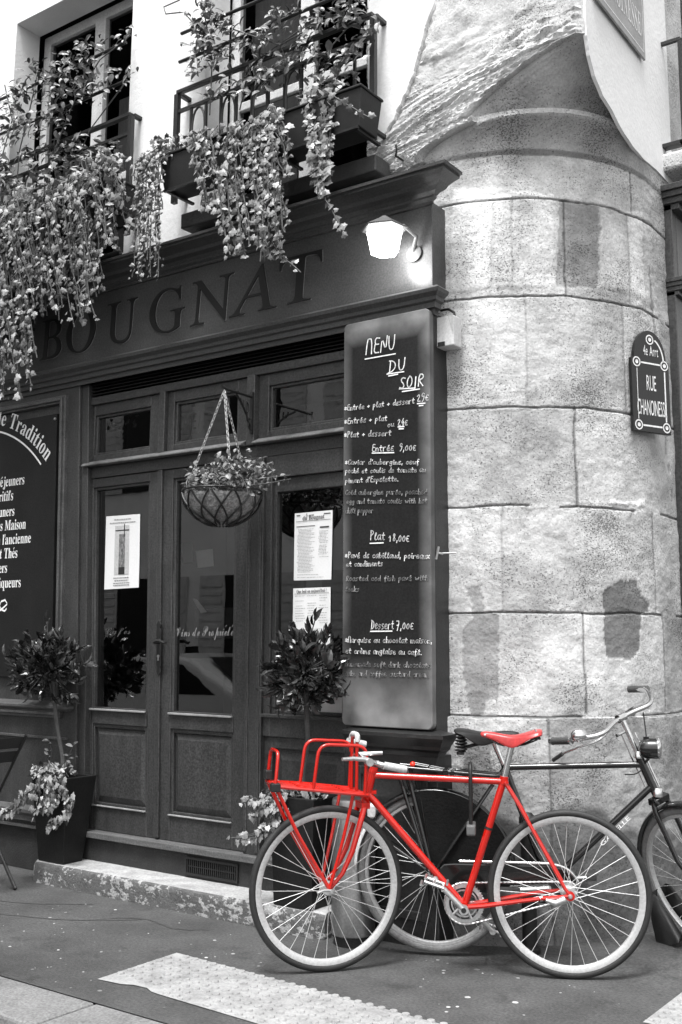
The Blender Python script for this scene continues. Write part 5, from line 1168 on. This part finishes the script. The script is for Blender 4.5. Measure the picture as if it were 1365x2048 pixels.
# gusset at head lug
m.box(.825, .868, -.010, .010, .735, .75)
m.build('frame', RED, RB, smooth=True, world=False)
m = MB()
for s_ in (1, -1): mtube(m, [S(-.012, s_*.03, .69), S(.0, s_*.046, .665), S(.05, s_*.048, .50), S(.095, s_*.05, .41), S(.150, s_*.052, .35)], [.0135, .0135, .0125, .010, .008])
m.box(HX-.03, HX+.008, -.05, .05, .675, .70); m.tube([S(-.02, 0, .70), S(-.05, 0, .84)], .012)
SX(m).build('fork', RED, RB, smooth=True, world=False)
# rack
m = MB(); yw = .118
for s_ in (1, -1):
    m.tube([S(.0, s_*yw, .742), S(.25, s_*yw*.98, .772), S(.405, s_*.082, .787)], .0085)
    mtube(m, [S(.247, s_*yw*.98, .772), S(.222, s_*yw, .962), S(.006, s_*yw, .950), S(.016, s_*yw, .742)], .0075, fil=.05)
    mtube(m, [S(.402, s_*.075, .785), S(.30, s_*.078, .58), S(.158, s_*.068, .352)], .0085, fil=.03); mtube(m, [S(.062, s_*.10, .748), S(.105, s_*.085, .55), S(.158, s_*.068, .352)], .0075, fil=.03)
mtube(m, [S(.405, .082, .787), S(.392, .075, .93), S(.392, -.075, .93), S(.405, -.082, .787)], .0075, fil=.035)
mtube(m, [S(.03, .04, .742), S(.028, .04, .985), S(.026, -.04, .985), S(.03, -.04, .742)], .0075, fil=.03)
for f in (.0, .10, .20, .30, .405): m.tube([S(f, yw*(1 if f < .3 else .8), .742+f*.118), S(f, -yw*(1 if f < .3 else .8), .742+f*.118)], .0075)
for y in (-.05, .0, .05): m.tube([S(.0, y, .744), S(.405, y*.8, .79)], .006)
m.tube([S(.0, .05, .742), S(-.03, .02, .70)], .008); m.tube([S(.0, -.05, .742), S(-.03, -.02, .70)], .008)
SX(m).build('front_rack', RED, RB, smooth=True, world=False)
m = MB(); mtube(m, [S(.03, .05, .962), S(.027, .045, .992), S(.025, -.045, .992), S(.03, -.05, .962)], .012, fil=.02); SX(m).build('rack_pad', GRIPG, RB, smooth=True, world=False)
for q in ((.385, .425, .06, .10, .765, .80), (.39, .42, -.095, -.045, .80, .84)): SX(MB().box(HX+q[0], HX+q[1], *q[2:])).build('rack_clip', IRON, RB, bevel=.004, world=False)
# handlebar, grips, lever
m = MB(); m.tube([S(-.05, 0, .835), S(-.052, 0, .872), S(.0, 0, .892)], .0125); bar = fillet([S(-.10, .285, .868), S(.02, .262, .895), S(.01, .10, .892), S(.01, -.10, .892), S(.0, -.262, .930), S(-.11, -.285, .922)], .06); m.tube(bar, .011); m.lathe([(.018, -.02), (.018, .02)], S(.01, 0, .892), axis='y', n=14)
SX(m).build('handlebar', CHROME, RB, smooth=True, world=False)
for y, z, dz in ((.285, .868, 1), (-.285, .922, 1)):
    m = MB(); m.tube([S(-.115, y+.002, z-.002), S(-.10, y, z), S(-.02, y-.012*(1 if y > 0 else -1), z+.016)], [.015, .0165, .0155], n=12); SX(m).build('grip', GRIPG, RB, smooth=True, world=False)
m = MB(); m.lathe([(.017, -.018), (.017, .018)], S(.035, .235, .895), axis='y', n=12); mtube(m, [S(.04, .235, .905), S(.11, .245, .912), S(.16, .262, .912)], [.010, .009, .007]); mtube(m, [S(.05, .225, .91), S(.07, .20, .925), S(-.03, .22, .93)], [.009, .01, .008]); SX(m).build('brake_lever', ALU, RB, smooth=True, world=False)
m = MB(); m.lathe([(.022, 0), (.022, .03)], S(-.052, 0, .842), n=16); m.tube([S(-.06, .01, .86), S(-.10, .03, .84), S(-.09, .02, .80)], .012); SX(m).build('headset', IRON, RB, smooth=True, world=False)
# saddle and post
m = MB(); m.tube([(.270, 0, .80), (.226, 0, .965)], .0136, n=14); m.build('seat_post', CHROME, RB, smooth=True, world=False)
saddle(RB, [(.362, .012, 1.004, .014), (.352, .018, 1.010, .02), (.31, .022, 1.006, .026), (.26, .030, .997, .044), (.225, .045, .994, .052), (.19, .064, .999, .034), (.15, .078, 1.011, .022), (.115, .078, 1.022, .020), (.098, .066, 1.022, .024)], REDL, None)
m = MB()
for s_ in (1, -1): mtube(m, [(.335, s_*.012, .985), (.28, s_*.022, .955), (.18, s_*.022, .958), (.12, s_*.05, .985)], .0035, fil=.02)
m.box(.20, .25, -.028, .028, .950, .968); m.box(.105, .165, -.06, .06, .985, .993); m.build('saddle_rail', IRON, RB, bevel=.003, world=False)
for u, y, z in ((.345, .021, .998), (.345, -.021, .998), (.125, .05, 1.020), (.125, 0, 1.024), (.125, -.05, 1.020)): MB().lathe([(.005, -.003), (.005, .004), (.002, .006)], (u, y, z), axis='y' if abs(y) == .021 else 'z', n=8).build('saddle_rivet', ALU, RB, world=False)
# drive train
m = MB(); m.lathe([(.084, -.0015), (.084, .0015), (.066, .0015), (.066, -.0015)], (bb.x, -.045, bb.z), axis='y', n=44, cap=False)
m.f.append
for k in range(44):
    a = 2*math.pi*k/44; m.tube([(bb.x+.083*math.cos(a), -.045, bb.z+.083*math.sin(a)), (bb.x+.088*math.cos(a), -.045, bb.z+.088*math.sin(a))], .0022, n=4)
for k in range(5): a = 2*math.pi*k/5+.5; m.tube([(bb.x+.018*math.cos(a), -.045, bb.z+.018*math.sin(a)), (bb.x+.068*math.cos(a), -.045, bb.z+.068*math.sin(a))], .0065, n=6)
m.lathe([(.058, -.002), (.058, .002), (.052, .002), (.052, -.002)], (bb.x, -.049, bb.z), axis='y', n=40, cap=False)
m.build('chainring', ALU, RB, smooth=True, world=False)
pn = Vector((.565, .085, .398)); pf = Vector((.325, -.09, .156))
for p, nm in ((pn, 1), (pf, -1)):
    y0 = .075*nm; m = MB(); m.tube([(bb.x, y0*.95, bb.z), (p.x, p.y, p.z)], [.0135, .0105], n=10); m.lathe([(.020, -.011), (.020, .011)], (bb.x, y0*.95, bb.z), axis='y', n=18); m.lathe([(.014, -.009), (.014, .009)], p, axis='y', n=14); m.build('crank', ALU, RB, smooth=True, world=False)
    m = MB(); m.lathe([(.011, -.003), (.011, .004)], (bb.x, y0*.95+nm*.0125, bb.z), axis='y', n=14); m.build('crank_cap', IRON, RB, world=False)
    y1 = p.y+nm*.055; m = MB(); m.tube([(p.x, p.y, p.z), (p.x, p.y+nm*.10, p.z)], .007)
    dx = Vector((.045, 0, .010)); uz = Vector((-.012, 0, .016))
    for a, b in ((dx, 1), (-dx, -1)):
        for yy in (p.y+nm*.016, p.y+nm*.098): m.tube([Vector((p.x, yy, p.z)), Vector((p.x, yy, p.z))+a*.95+uz*.2*b], .0065, n=6)
        for q in (-.8, .8): m.tube([Vector((p.x, p.y+nm*.016, p.z))+a+uz*q, Vector((p.x, p.y+nm*.098, p.z))+a+uz*q], .0055, n=6)
    m.build('pedal', ALU, RB, smooth=True, world=False)
m = MB(); pts = []
for k in range(9): a = R(98-k*3+0); 
top0 = Vector((bb.x-.012, -.045, bb.z+.086)); top1 = Vector((0.0, -.045, .347+.036)); b1 = Vector((0.0, -.045, .347-.036)); b0 = Vector((bb.x-.025, -.045, bb.z-.084))
chp = [top0.lerp(top1, i/46) for i in range(47)]+[Vector((-.036*math.sin(R(t)), -.045, .347+.036*math.cos(R(t)))) for t in range(15, 166, 15)]+[b1.lerp(b0, i/46) for i in range(47)]+[Vector((bb.x+.086*math.sin(R(t)), -.045, bb.z-.086*math.cos(R(t)))) for t in range(0, 181, 6)]
m.tube(chp, [.0052 if i % 2 else .0032 for i in range(len(chp))], n=6, closed=True); m.build('chain', ALU, RB, world=False)
m = MB(); m.lathe([(.036, -.002), (.036, .002)], (0, -.045, .347), axis='y', n=20); m.build('sprocket', ALU, RB, world=False)
m = MB(); m.lathe([(.007, -.085), (.007, -.066), (.011, -.066), (.011, -.058)], (0, 0, .347), axis='y', n=10); m.lathe([(.0095, .066), (.0095, .078), (.006, .084)], (0, 0, .347), axis='y', n=10); m.tube([(.115, .056, .333), (.125, .057, .331)], .0115, n=10); mtube(m, [(.02, .072, .335), (.06, .074, .318), (.10, .066, .328)], [.017, .015, .008]); m.build('axle_nut', ALU, RB, smooth=True, world=False)
m = MB(); m.tube([S(.150, .052, .345), S(.150, .078, .345)], .007); m.tube([S(.150, .07, .348), S(.185, .078, .352), S(.215, .078, .343)], [.006, .006, .008]); SX(m).build('quick_release', ALU, RB, smooth=True, world=False)
m = MB(); m.tube([(.3345, 0, .6075), (.3375, 0, .598)], .0172, n=12); m.build('cable_band', IRON, RB, world=False)
# D-lock hung over the top tube
def rloc(px, py, off=0.0):           # photo point on the red bicycle's plane, in its own coordinates
    n_ = Vector((-math.sin(RA), math.cos(RA), 0)); o_ = Vector((-1.95, 4.44, 0))+n_*off; d = ray(px, py); t = (o_-CAM).dot(n_)/d.dot(n_); p = CAM+d*t
    return (p-Vector((-1.95, 4.44, 0))).dot(Vector((math.cos(RA), math.sin(RA), 0))), p.z
LK = thing('bicycle_lock', 'black and grey shackle lock hanging over the red top tube', 'lock', (-1.95, 4.44, 0), RA)
lu, lz = rloc(941, 1536, .03); lb2 = rloc(940, 1648, .03)[1]
m = MB(); mtube(m, [(lu, .040, lb2), (lu, .040, lz-.02), (lu, .0, lz+.028), (lu, -.040, lz-.02), (lu, -.040, lb2)], .0085, fil=.05); m.build('shackle', BLKR, LK, smooth=True, world=False)
m = MB(); m.box(lu-.020, lu+.020, -.062, .062, lb2-.046, lb2); m.build('crossbar', GREYM, LK, bevel=.008, world=False)

# black roadster behind
BA = R(25); BBK = thing('bicycle', 'black roadster bicycle with chain case and upright chrome handlebar, behind the red one', 'bicycle', (-2.59, 4.40, 0.012), BA)
def bloc(px, py, off=0.0):
    n_ = Vector((-math.sin(BA), math.cos(BA), 0)); b_ = Vector((-2.59, 4.40, .012)); o_ = b_+n_*off; d = ray(px, py); t = (o_-CAM).dot(n_)/d.dot(n_); p = CAM+d*t
    return (p-b_).dot(Vector((math.cos(BA), math.sin(BA), 0))), p.z-.012
def B(px, py, off=0.0): u, z = bloc(px, py, off); return (u, off, z)
RW = .352
wheel(BBK, (0, RW), RW, .019, None, RUBG, M('grey_rim', .40, .4, .1, 20, .03, metal=.4), 36, rw=.013, rh=.016, hub=.032)
FA = Vector((.855, 0, 1.055)); FD = Vector((.145, 0, -.34)).normalized()
hubu = FA.x+FD.x*((FA.z-RW)/-FD.z)+.055
FS = Matrix.Translation(FA) @ Matrix.Rotation(R(50), 4, FD) @ Matrix.Translation(-FA)
# keep the steered wheel on the ground
hp = FS @ Vector((hubu, 0, RW)); FSW = Matrix.Translation(Vector((0, 0, RW-hp.z))) @ FS
wheel(BBK, (hubu, RW), RW, .019, FSW, RUBG, RIM, 36, rw=.013, rh=.016, hub=.032)
def FX(mb): mb.v = [FS @ v for v in mb.v]; return mb
m = MB(); bb2 = Vector((.515, 0, .32)); ht = Vector((.925, 0, .888)); hb_ = Vector((.995, 0, .722)); st = Vector((.325, 0, .835))
m.tube([st, bb2], .0155, n=12); m.tube([(.325, 0, .822), (.938, 0, .850)], .0140, n=12); m.tube([(.978, 0, .757), bb2], .0150, n=12); m.tube([ht, hb_], .0185, n=14); m.lathe([(.024, -.036), (.024, .036)], bb2, axis='y', n=16)
for s_ in (1, -1): m.tube([(.32, s_*.015, .815), (.29, s_*.03, .77), (0, s_*.066, RW)], .0080); m.tube([(.515, s_*.03, .315), (0, s_*.066, RW)], .0095)
m.build('frame', BLKP, BBK, smooth=True, world=False)
m = MB(); fc_ = FA+FD*((FA.z-.70)/-FD.z)
for s_ in (1, -1): mtube(m, [fc_+Vector((0, s_*.036, .0)), fc_+FD*.04+Vector((0, s_*.05, 0)), fc_+FD*.26+Vector((0, s_*.052, 0)), Vector((hubu, s_*.052, RW))], [.013, .0125, .011, .008])
m.box(fc_.x-.02, fc_.x+.02, -.048, .048, fc_.z-.012, fc_.z+.015); FX(m).build('fork', BLKP, BBK, smooth=True, world=False)
m = MB(); m.lathe([(.024, -.008), (.024, .02), (.02, .03)], fc_+Vector((-.006, 0, .02)), n=16); m.build('fork_crown', CHROME, BBK, smooth=True, world=False)
m = MB(); m.lathe([(.0225, 0), (.0225, .02), (.018, .03)], ht+Vector((0, 0, -.01)), n=16); m.build('headset', CHROME, BBK, smooth=True, world=False)
m = MB(); m.tube([FA+FD*.20, FA+FD*.0], .0125, n=12); m.lathe([(.019, -.022), (.019, .022)], FA, axis='y', n=14)
def hb(f, y, z): return FA+Vector((f, y, z-1.055))
bar = fillet([hb(-.19, -.255, .995), hb(-.08, -.25, 1.022), hb(.035, -.17, 1.040), hb(.0, -.05, 1.052), hb(0, .05, 1.056), hb(.04, .17, 1.068), hb(-.07, .27, 1.085), hb(-.18, .285, 1.062)], .05)
m.tube(bar, .0112, n=10); FX(m).build('handlebar', CHROME, BBK, smooth=True, world=False)
for y, z0, z1 in ((-.256, .994, 1.019), (.286, 1.060, 1.082)):
    m = MB(); m.tube([hb(-.195, y, z0-.001), hb(-.085, y*.985, z1-.001)], .0165, n=14); g_ = FX(m).build('grip', GRIPD, BBK, smooth=True, world=False)
    m = MB(); m.tube([hb(-.205, y, z0-.003), hb(-.191, y, z0)], .0185, n=14); m.tube([hb(-.086, y*.985, z1-.001), hb(-.076, y*.98, z1)], .0175, n=14); FX(m).build('end_ring', CHROME, g_, smooth=True, world=False)
for y, dz, zz in ((-1, 0, 1.03), (1, .045, 1.08)):
    m = MB(); mtube(m, [hb(.0, y*.06, 1.035+dz*.5), hb(.015, y*.17, 1.01+dz), hb(-.06, y*.23, .985+dz), hb(-.15, y*.25, .94+dz)], .0055, fil=.04); l_ = FX(m).build('brake_lever', CHROME, BBK, smooth=True, world=False)
    m = MB(); m.tube([hb(-.15, y*.25, .94+dz), hb(-.215, y*.252, .895+dz)], .009, n=10); FX(m).build('lever_grip', GRIPD, l_, smooth=True, world=False)
m = MB(); c = hb(-.045, -.235, 1.030); m.lathe([(.012, -.012), (.012, .006), (.038, .008), (.040, .016), (.036, .032), (.024, .044), (.004, .050)], c, n=22); FX(m).build('bell', CHROME, BBK, smooth=True, world=False)
# brake rods
m = MB(); q = FA+FD*.075; q2 = FA+FD*.33; off = Vector((-.045, .0, -.01)); m.tube([q+off, q2+off*1.1], .0042); m.tube([q+Vector((.02, .02, 0)), q2+Vector((.016, .02, 0))], .004); m.lathe([(.008, -.03), (.008, .03)], q+off, axis='y', n=10); FX(m).build('brake_rod', CHROME, BBK, smooth=True, world=False)
m = MB(); pts = [B(1287, 1425, .1), B(1293, 1470, .06), B(1296, 1505, .03), B(1293, 1530, .0), B(1275, 1549, -.02), B(1250, 1549, -.018)]; mtube(m, pts, .0032, n=6, fil=.06); m.build('cable', IRON, BBK, smooth=True, world=False)
# lamp
lu_, _, lz_ = B(1301, 1497, -.02); m = MB(); m.lathe([(.006, -.052), (.030, -.046), (.043, -.025), (.046, .0), (.046, .028), (.043, .030)], (lu_, -.02, lz_), axis='x', n=24); m.box(lu_-.03, lu_-.005, -.035, -.005, lz_+.036, lz_+.052); m.tube([(lu_-.005, -.02, lz_-.04), (lu_-.03, -.01, lz_-.07), (.945, 0, lz_-.085)], .006); hl = m.build('headlamp', BLKP, BBK, smooth=True, world=False)
m = MB(); m.lathe([(.0465, .028), (.049, .034), (.044, .040), (.030, .046), (.004, .049)], (lu_, -.02, lz_), axis='x', n=24); m.build('lens', CHROME, hl, smooth=True, world=False)
# saddle on coil springs
m = MB(); m.tube([(.325, 0, .83), (.272, 0, .955)], .0132, n=12); m.build('seat_post', CHROME, BBK, smooth=True, world=False)
saddle(BBK, [(.395, .014, .975, .015), (.38, .020, .982, .022), (.32, .026, .982, .03), (.26, .042, .974, .05), (.215, .070, .975, .060), (.165, .095, .985, .030), (.125, .100, .990, .014), (.10, .092, .988, .012)], BLKR, None)
m = MB()
for s_ in (1, -1):
    m.tube([(.13+.021*math.cos(k*.5), s_*.062+.021*math.sin(k*.5), .893+.00115*k) for k in range(72)], .0042, n=5)
    mtube(m, [(.135, s_*.062, .905), (.20, s_*.04, .922), (.29, s_*.02, .94), (.36, s_*.012, .962)], .0045, fil=.03)
    m.lathe([(.018, 0), (.018, .012)], (.13, s_*.062, .880), n=12)
m.build('saddle_spring', IRON, BBK, smooth=True, world=False)
# mudguards
def guard(name, c, r, a0, a1, wd, mat, xf=None, par=None):
    secs = []; n = max(6, int((a1-a0)/6))
    for i in range(n+1):
        a = R(a0+(a1-a0)*i/n); rg = []
        for k in range(7): b = -1+2*k/6; rr = r-.016*abs(b)**2.2; rg.append((c[0]+rr*math.cos(a), wd*b, c[1]+rr*math.sin(a)))
        secs.append(rg)
    m = loft(MB(), secs)
    if xf: m.v = [xf @ v for v in m.v]
    o = m.build(name, mat, par or BBK, smooth=True, world=False); s_ = o.modifiers.new('thick', 'SOLIDIFY'); s_.thickness = .0025; return o
rg_ = guard('mudguard', (0, RW), RW+.022, -8, 148, .030, BLKP); guard('mudguard', (0, RW), RW+.022, 148.5, 180, .030, M('white_mudguard', .72, .4, .08, 8, 0))
fg_ = guard('mudguard', (hubu, RW), RW+.022, 55, 196, .031, BLKP, FSW)
m = MB(); c_ = Vector((hubu, 0, RW)); r_ = RW+.020
p = lambda rr, a, y: c_+Vector((rr*math.cos(R(a)), y, rr*math.sin(R(a))))
Mw = Matrix.Translation(Vector((-2.59, 4.40, .012))) @ Matrix.Rotation(BA, 4, 'Z') @ FSW
def onwheel(px, py, y):
    o_ = Mw @ Vector((hubu, y, RW)); n_ = (Mw.to_3x3() @ Vector((0, 1, 0))).normalized(); d = ray(px, py); return Mw.inverted() @ (CAM+d*((o_-CAM).dot(n_)/d.dot(n_)))
near = [onwheel(px, py, -.055) for px, py in ((1302, 1786), (1312, 1790), (1340, 1830), (1364, 1868), (1364, 1880), (1355, 1888), (1316, 1897), (1303, 1840))]
far = [Vector((v.x, -v.y*.9, v.z)) for v in near]; m.v += near+far; m.f += [list(range(8)), list(range(15, 7, -1)), [0, 8, 15, 7], [7, 15, 14, 6], [6, 14, 13, 5]]; m.v = [FSW @ v for v in m.v]
o = m.build('mud_flap', BLKR, BBK, smooth=True, world=False); s_ = o.modifiers.new('thick', 'SOLIDIFY'); s_.thickness = .004
m = MB(); q = p(RW+.03, 137, 0)-Vector((hubu, 0, 0)); m.box(q.x-.028, q.x+.012, -.03, .03, q.z-.035, q.z+.03); m.build('rear_reflector', PLAST, BBK, bevel=.01, world=False)
m = MB()
for s_ in (1, -1): m.tube([(0, s_*.07, RW), p(RW+.015, 150, 0)-Vector((hubu, 0, 0))+Vector((0, s_*.03, 0))], .003, n=6); m.tube([(0, s_*.07, RW), p(RW+.015, 100, 0)-Vector((hubu, 0, 0))+Vector((0, s_*.03, 0))], .003, n=6)
m.build('guard_stay', BLKP, BBK, smooth=True, world=False)
# cloth coat guard over the upper front quarter of the rear wheel, both sides
m = MB()
for s_ in (1, -1):
    pts = [(.04, s_*.045, RW+.01)]+[((RW+.012)*math.cos(R(a)), s_*.036, RW+(RW+.012)*math.sin(R(a))) for a in range(14, 109, 5)]+[(-.02, s_*.045, RW+.06)]
    b = len(m.v); m.v += [Vector(q) for q in pts]; m.f.append([b+i for i in range(len(pts))] if s_ < 0 else [b+i for i in range(len(pts)-1, -1, -1)])
m.build('coat_guard', COATG, BBK, world=False)
# chain case
m = MB(); z0, z1 = .30, .40; pol = [(.03, .30), (.36, .272), (.52, .245), (.585, .258), (.625, .30), (.635, .34), (.62, .375), (.58, .402), (.52, .412), (.10, .405), (.05, .40), (.03, .38)]
m.prism(pol, -.075, -.040); m.build('chain_case', BLKP, BBK, bevel=.006, world=False)
m = MB(); mtube(m, [(.12, -.066, .413), (.53, -.066, .419), (.60, -.066, .40), (.638, -.066, .355), (.642, -.066, .33)], .0075, fil=.06); m.build('chain_case_trim', CHROME, BBK, smooth=True, world=False)
m = MB(); m.tube([(.515, -.09, .32), (.515, .09, .32)], .010); m.tube([(.515, -.09, .32), (.345, -.095, .305)], .010); m.tube([(.515, .09, .32), (.685, .095, .335)], .010); m.build('crank', CHROME, BBK, smooth=True, world=False)
for q, s_ in (((.345, -.095, .305), -1), ((.685, .095, .335), 1)): MB().box(q[0]-.045, q[0]+.045, min(q[1], q[1]+s_*.10), max(q[1], q[1]+s_*.10), q[2]-.014, q[2]+.014).build('pedal', GRIPD, BBK, bevel=.006, world=False)
# rear carrier with spring clip and a red knob
m = MB(); ta = B(792, 1534, -.06); ta2 = B(1000, 1553, -.04)
for s_ in (1, -1): mtube(m, [(ta[0], s_*.055, ta[2]), (ta2[0], s_*.045, ta2[2]), (.31, s_*.016, .80)], .0085, fil=.03); m.tube([(-.12, s_*.05, ta[2]-.005), (.0, s_*.072, RW)], .0110); m.tube([(-.165, s_*.05, ta[2]-.006), (-.02, s_*.072, RW+.02)], .0095)
m.tube([(ta[0], .055, ta[2]), (ta[0], -.055, ta[2])], .0085); m.tube([(-.02, .055, ta[2]-.002), (-.02, -.055, ta[2]-.002)], .007); m.build('carrier', BLKP, BBK, smooth=True, world=False)
ka = B(826, 1529, -.03); kb = B(965, 1556, -.03); m = MB(); m.tube([ka, kb], .0085); m.tube([(ka[0], .03, ka[2]), (kb[0], .03, kb[2])], .0085); m.box(B(893, 1545)[0]-.012, B(893, 1545)[0]+.012, -.06, .06, B(893, 1545)[2]-.02, B(893, 1545)[2]+.018); m.box(B(907, 1547)[0]-.009, B(907, 1547)[0]+.009, -.06, .06, B(907, 1547)[2]-.02, B(907, 1547)[2]+.018); m.build('carrier_clip', BLKP, BBK, bevel=.003, world=False)
m = MB(); m.lathe([(.001, -.014), (.009, -.011), (.0135, -.004), (.0135, .004), (.009, .011), (.001, .014)], ka, n=16); m.build('clip_knob', M('red_knob', (.75, .03, .01), .4, .1, 8, 0), BBK, smooth=True, world=False)
m = MB(); tA = Vector(B(1205, 1690, -.016)); tB = Vector(B(1262, 1634, -.016)); write(m, 'GAZELLE', 'sans', tA+Vector((0, -.001, -.006)), tB+Vector((0, -.001, -.006)), h=.026, up=(-.6, 0, .8)); m.build('lettering', WHITEP, BBK, world=False)

# ------------------------------------------------------------ folding chair at the left edge
CH = thing('folding_chair', 'black folding café chair half cut off by the left edge of the photo', 'chair', (-5.72, 4.18, 0))
m = MB(); pa = at(50, 1470, 4.06); pb = at(6, 1562, 4.06)
y0, y1 = 3.72, 4.07
top = Vector((pa.x, 0, pa.z)); mid = Vector((pb.x, 0, pb.z)); dd = (mid-top)
for y in (y0, y1):
    a_ = top.copy(); a_.y = y; b_ = top+dd*3.05; b_.y = y; b_.z = max(.005, b_.z); m.tube([a_, b_], .010)
    m.tube([(top.x-.42, y+.02, .43), (top.x-.05, y+.02, .008)], .010)
m.build('frame', IRON, CH, smooth=True)
for f in (.04, .34):
    m = MB(); p = top+dd*f; q = top+dd*(f+.24); m.add([(p.x, y0, p.z), (p.x, y1, p.z), (q.x, y1, q.z), (q.x, y0, q.z), (p.x-.012, y0, p.z), (p.x-.012, y1, p.z), (q.x-.012, y1, q.z), (q.x-.012, y0, q.z)], [(0, 1, 2, 3), (7, 6, 5, 4), (0, 4, 5, 1), (1, 5, 6, 2), (2, 6, 7, 3), (3, 7, 4, 0)]); m.build('back_slat', IRON, CH)
m = MB()
for i in range(7): m.box(top.x-.62+i*.06, top.x-.575+i*.06, y0, y1, .435, .447)
m.build('seat', IRON, CH)

# ------------------------------------------------------------ across the street: seen in the glass only
OB = thing('apartment_building', 'pale shuttered apartment building across the street, mirrored in the shop glass', 'building', (-14, -4, 0))
m = MB(); m.box(-26, -6.5, -10, -3.2, 1.36, 15); m.build('wall', OPPW, OB)
m = MB(); m.box(-26, -6.52, -10, -3.22, -.1, 1.359); m.build('base', WOODD, OB)
for fl_ in range(4):
    for i in range(8):
        x = -25+i*2.35; z = .8+fl_*3.1 if fl_ else .5
        w_ = MB().box(x, x+1.0, -3.205, -3.15, z, z+1.95).build('window', CARG, OB)
        for s_ in (-.52, 1.02):
            mb = MB(); mb.box(x+s_, x+s_+.5, -3.20, -3.15, z, z+1.95)
            for k in range(14): mb.box(x+s_+.05, x+s_+.45, -3.15, -3.135, z+.08+k*.13, z+.15+k*.13)
            mb.build('shutter', SHUT, w_)
CAR = thing('parked_car', 'pale hatchback parked across the street, mirrored in the right door pane', 'car', (-9.4, -1.2, -.1))
prof = [(-11.2, .25), (-7.35, .25), (-7.2, .40), (-7.25, .62), (-7.6, .72), (-8.25, .80), (-9.05, 1.22), (-9.5, 1.28), (-10.4, 1.26), (-11.05, 1.0), (-11.3, .75), (-11.3, .45)]
m = MB(); m.prism(prof, -2.0, -.42); m.build('body', CARP, CAR, bevel=.07, seg=3)
m = MB(); m.add([(-8.36, -.62, .83), (-8.36, -1.80, .83), (-9.02, -1.72, 1.205), (-9.02, -.70, 1.205)], [(0, 1, 2, 3)]); m.v = [v+Vector((.04, 0, .035)) for v in m.v]; m.build('windscreen', CARG, CAR)
m = MB(); m.prism([(-8.62, .80), (-9.12, 1.14), (-9.55, 1.19), (-9.75, 1.185), (-9.75, .78)], -.425, -.412); m.prism([(-9.85, .78), (-9.85, 1.18), (-10.4, 1.16), (-10.75, .95), (-10.75, .78)], -.425, -.412); m.build('side_window', CARG, CAR)
for x in (-10.4, -8.1):
    for y in (-.5, -1.92): MB().lathe([(.2, -.09), (.30, -.08), (.30, .08), (.2, .09)], (x, y, .2), axis='y', n=24).build('wheel', RUB, CAR, smooth=True)
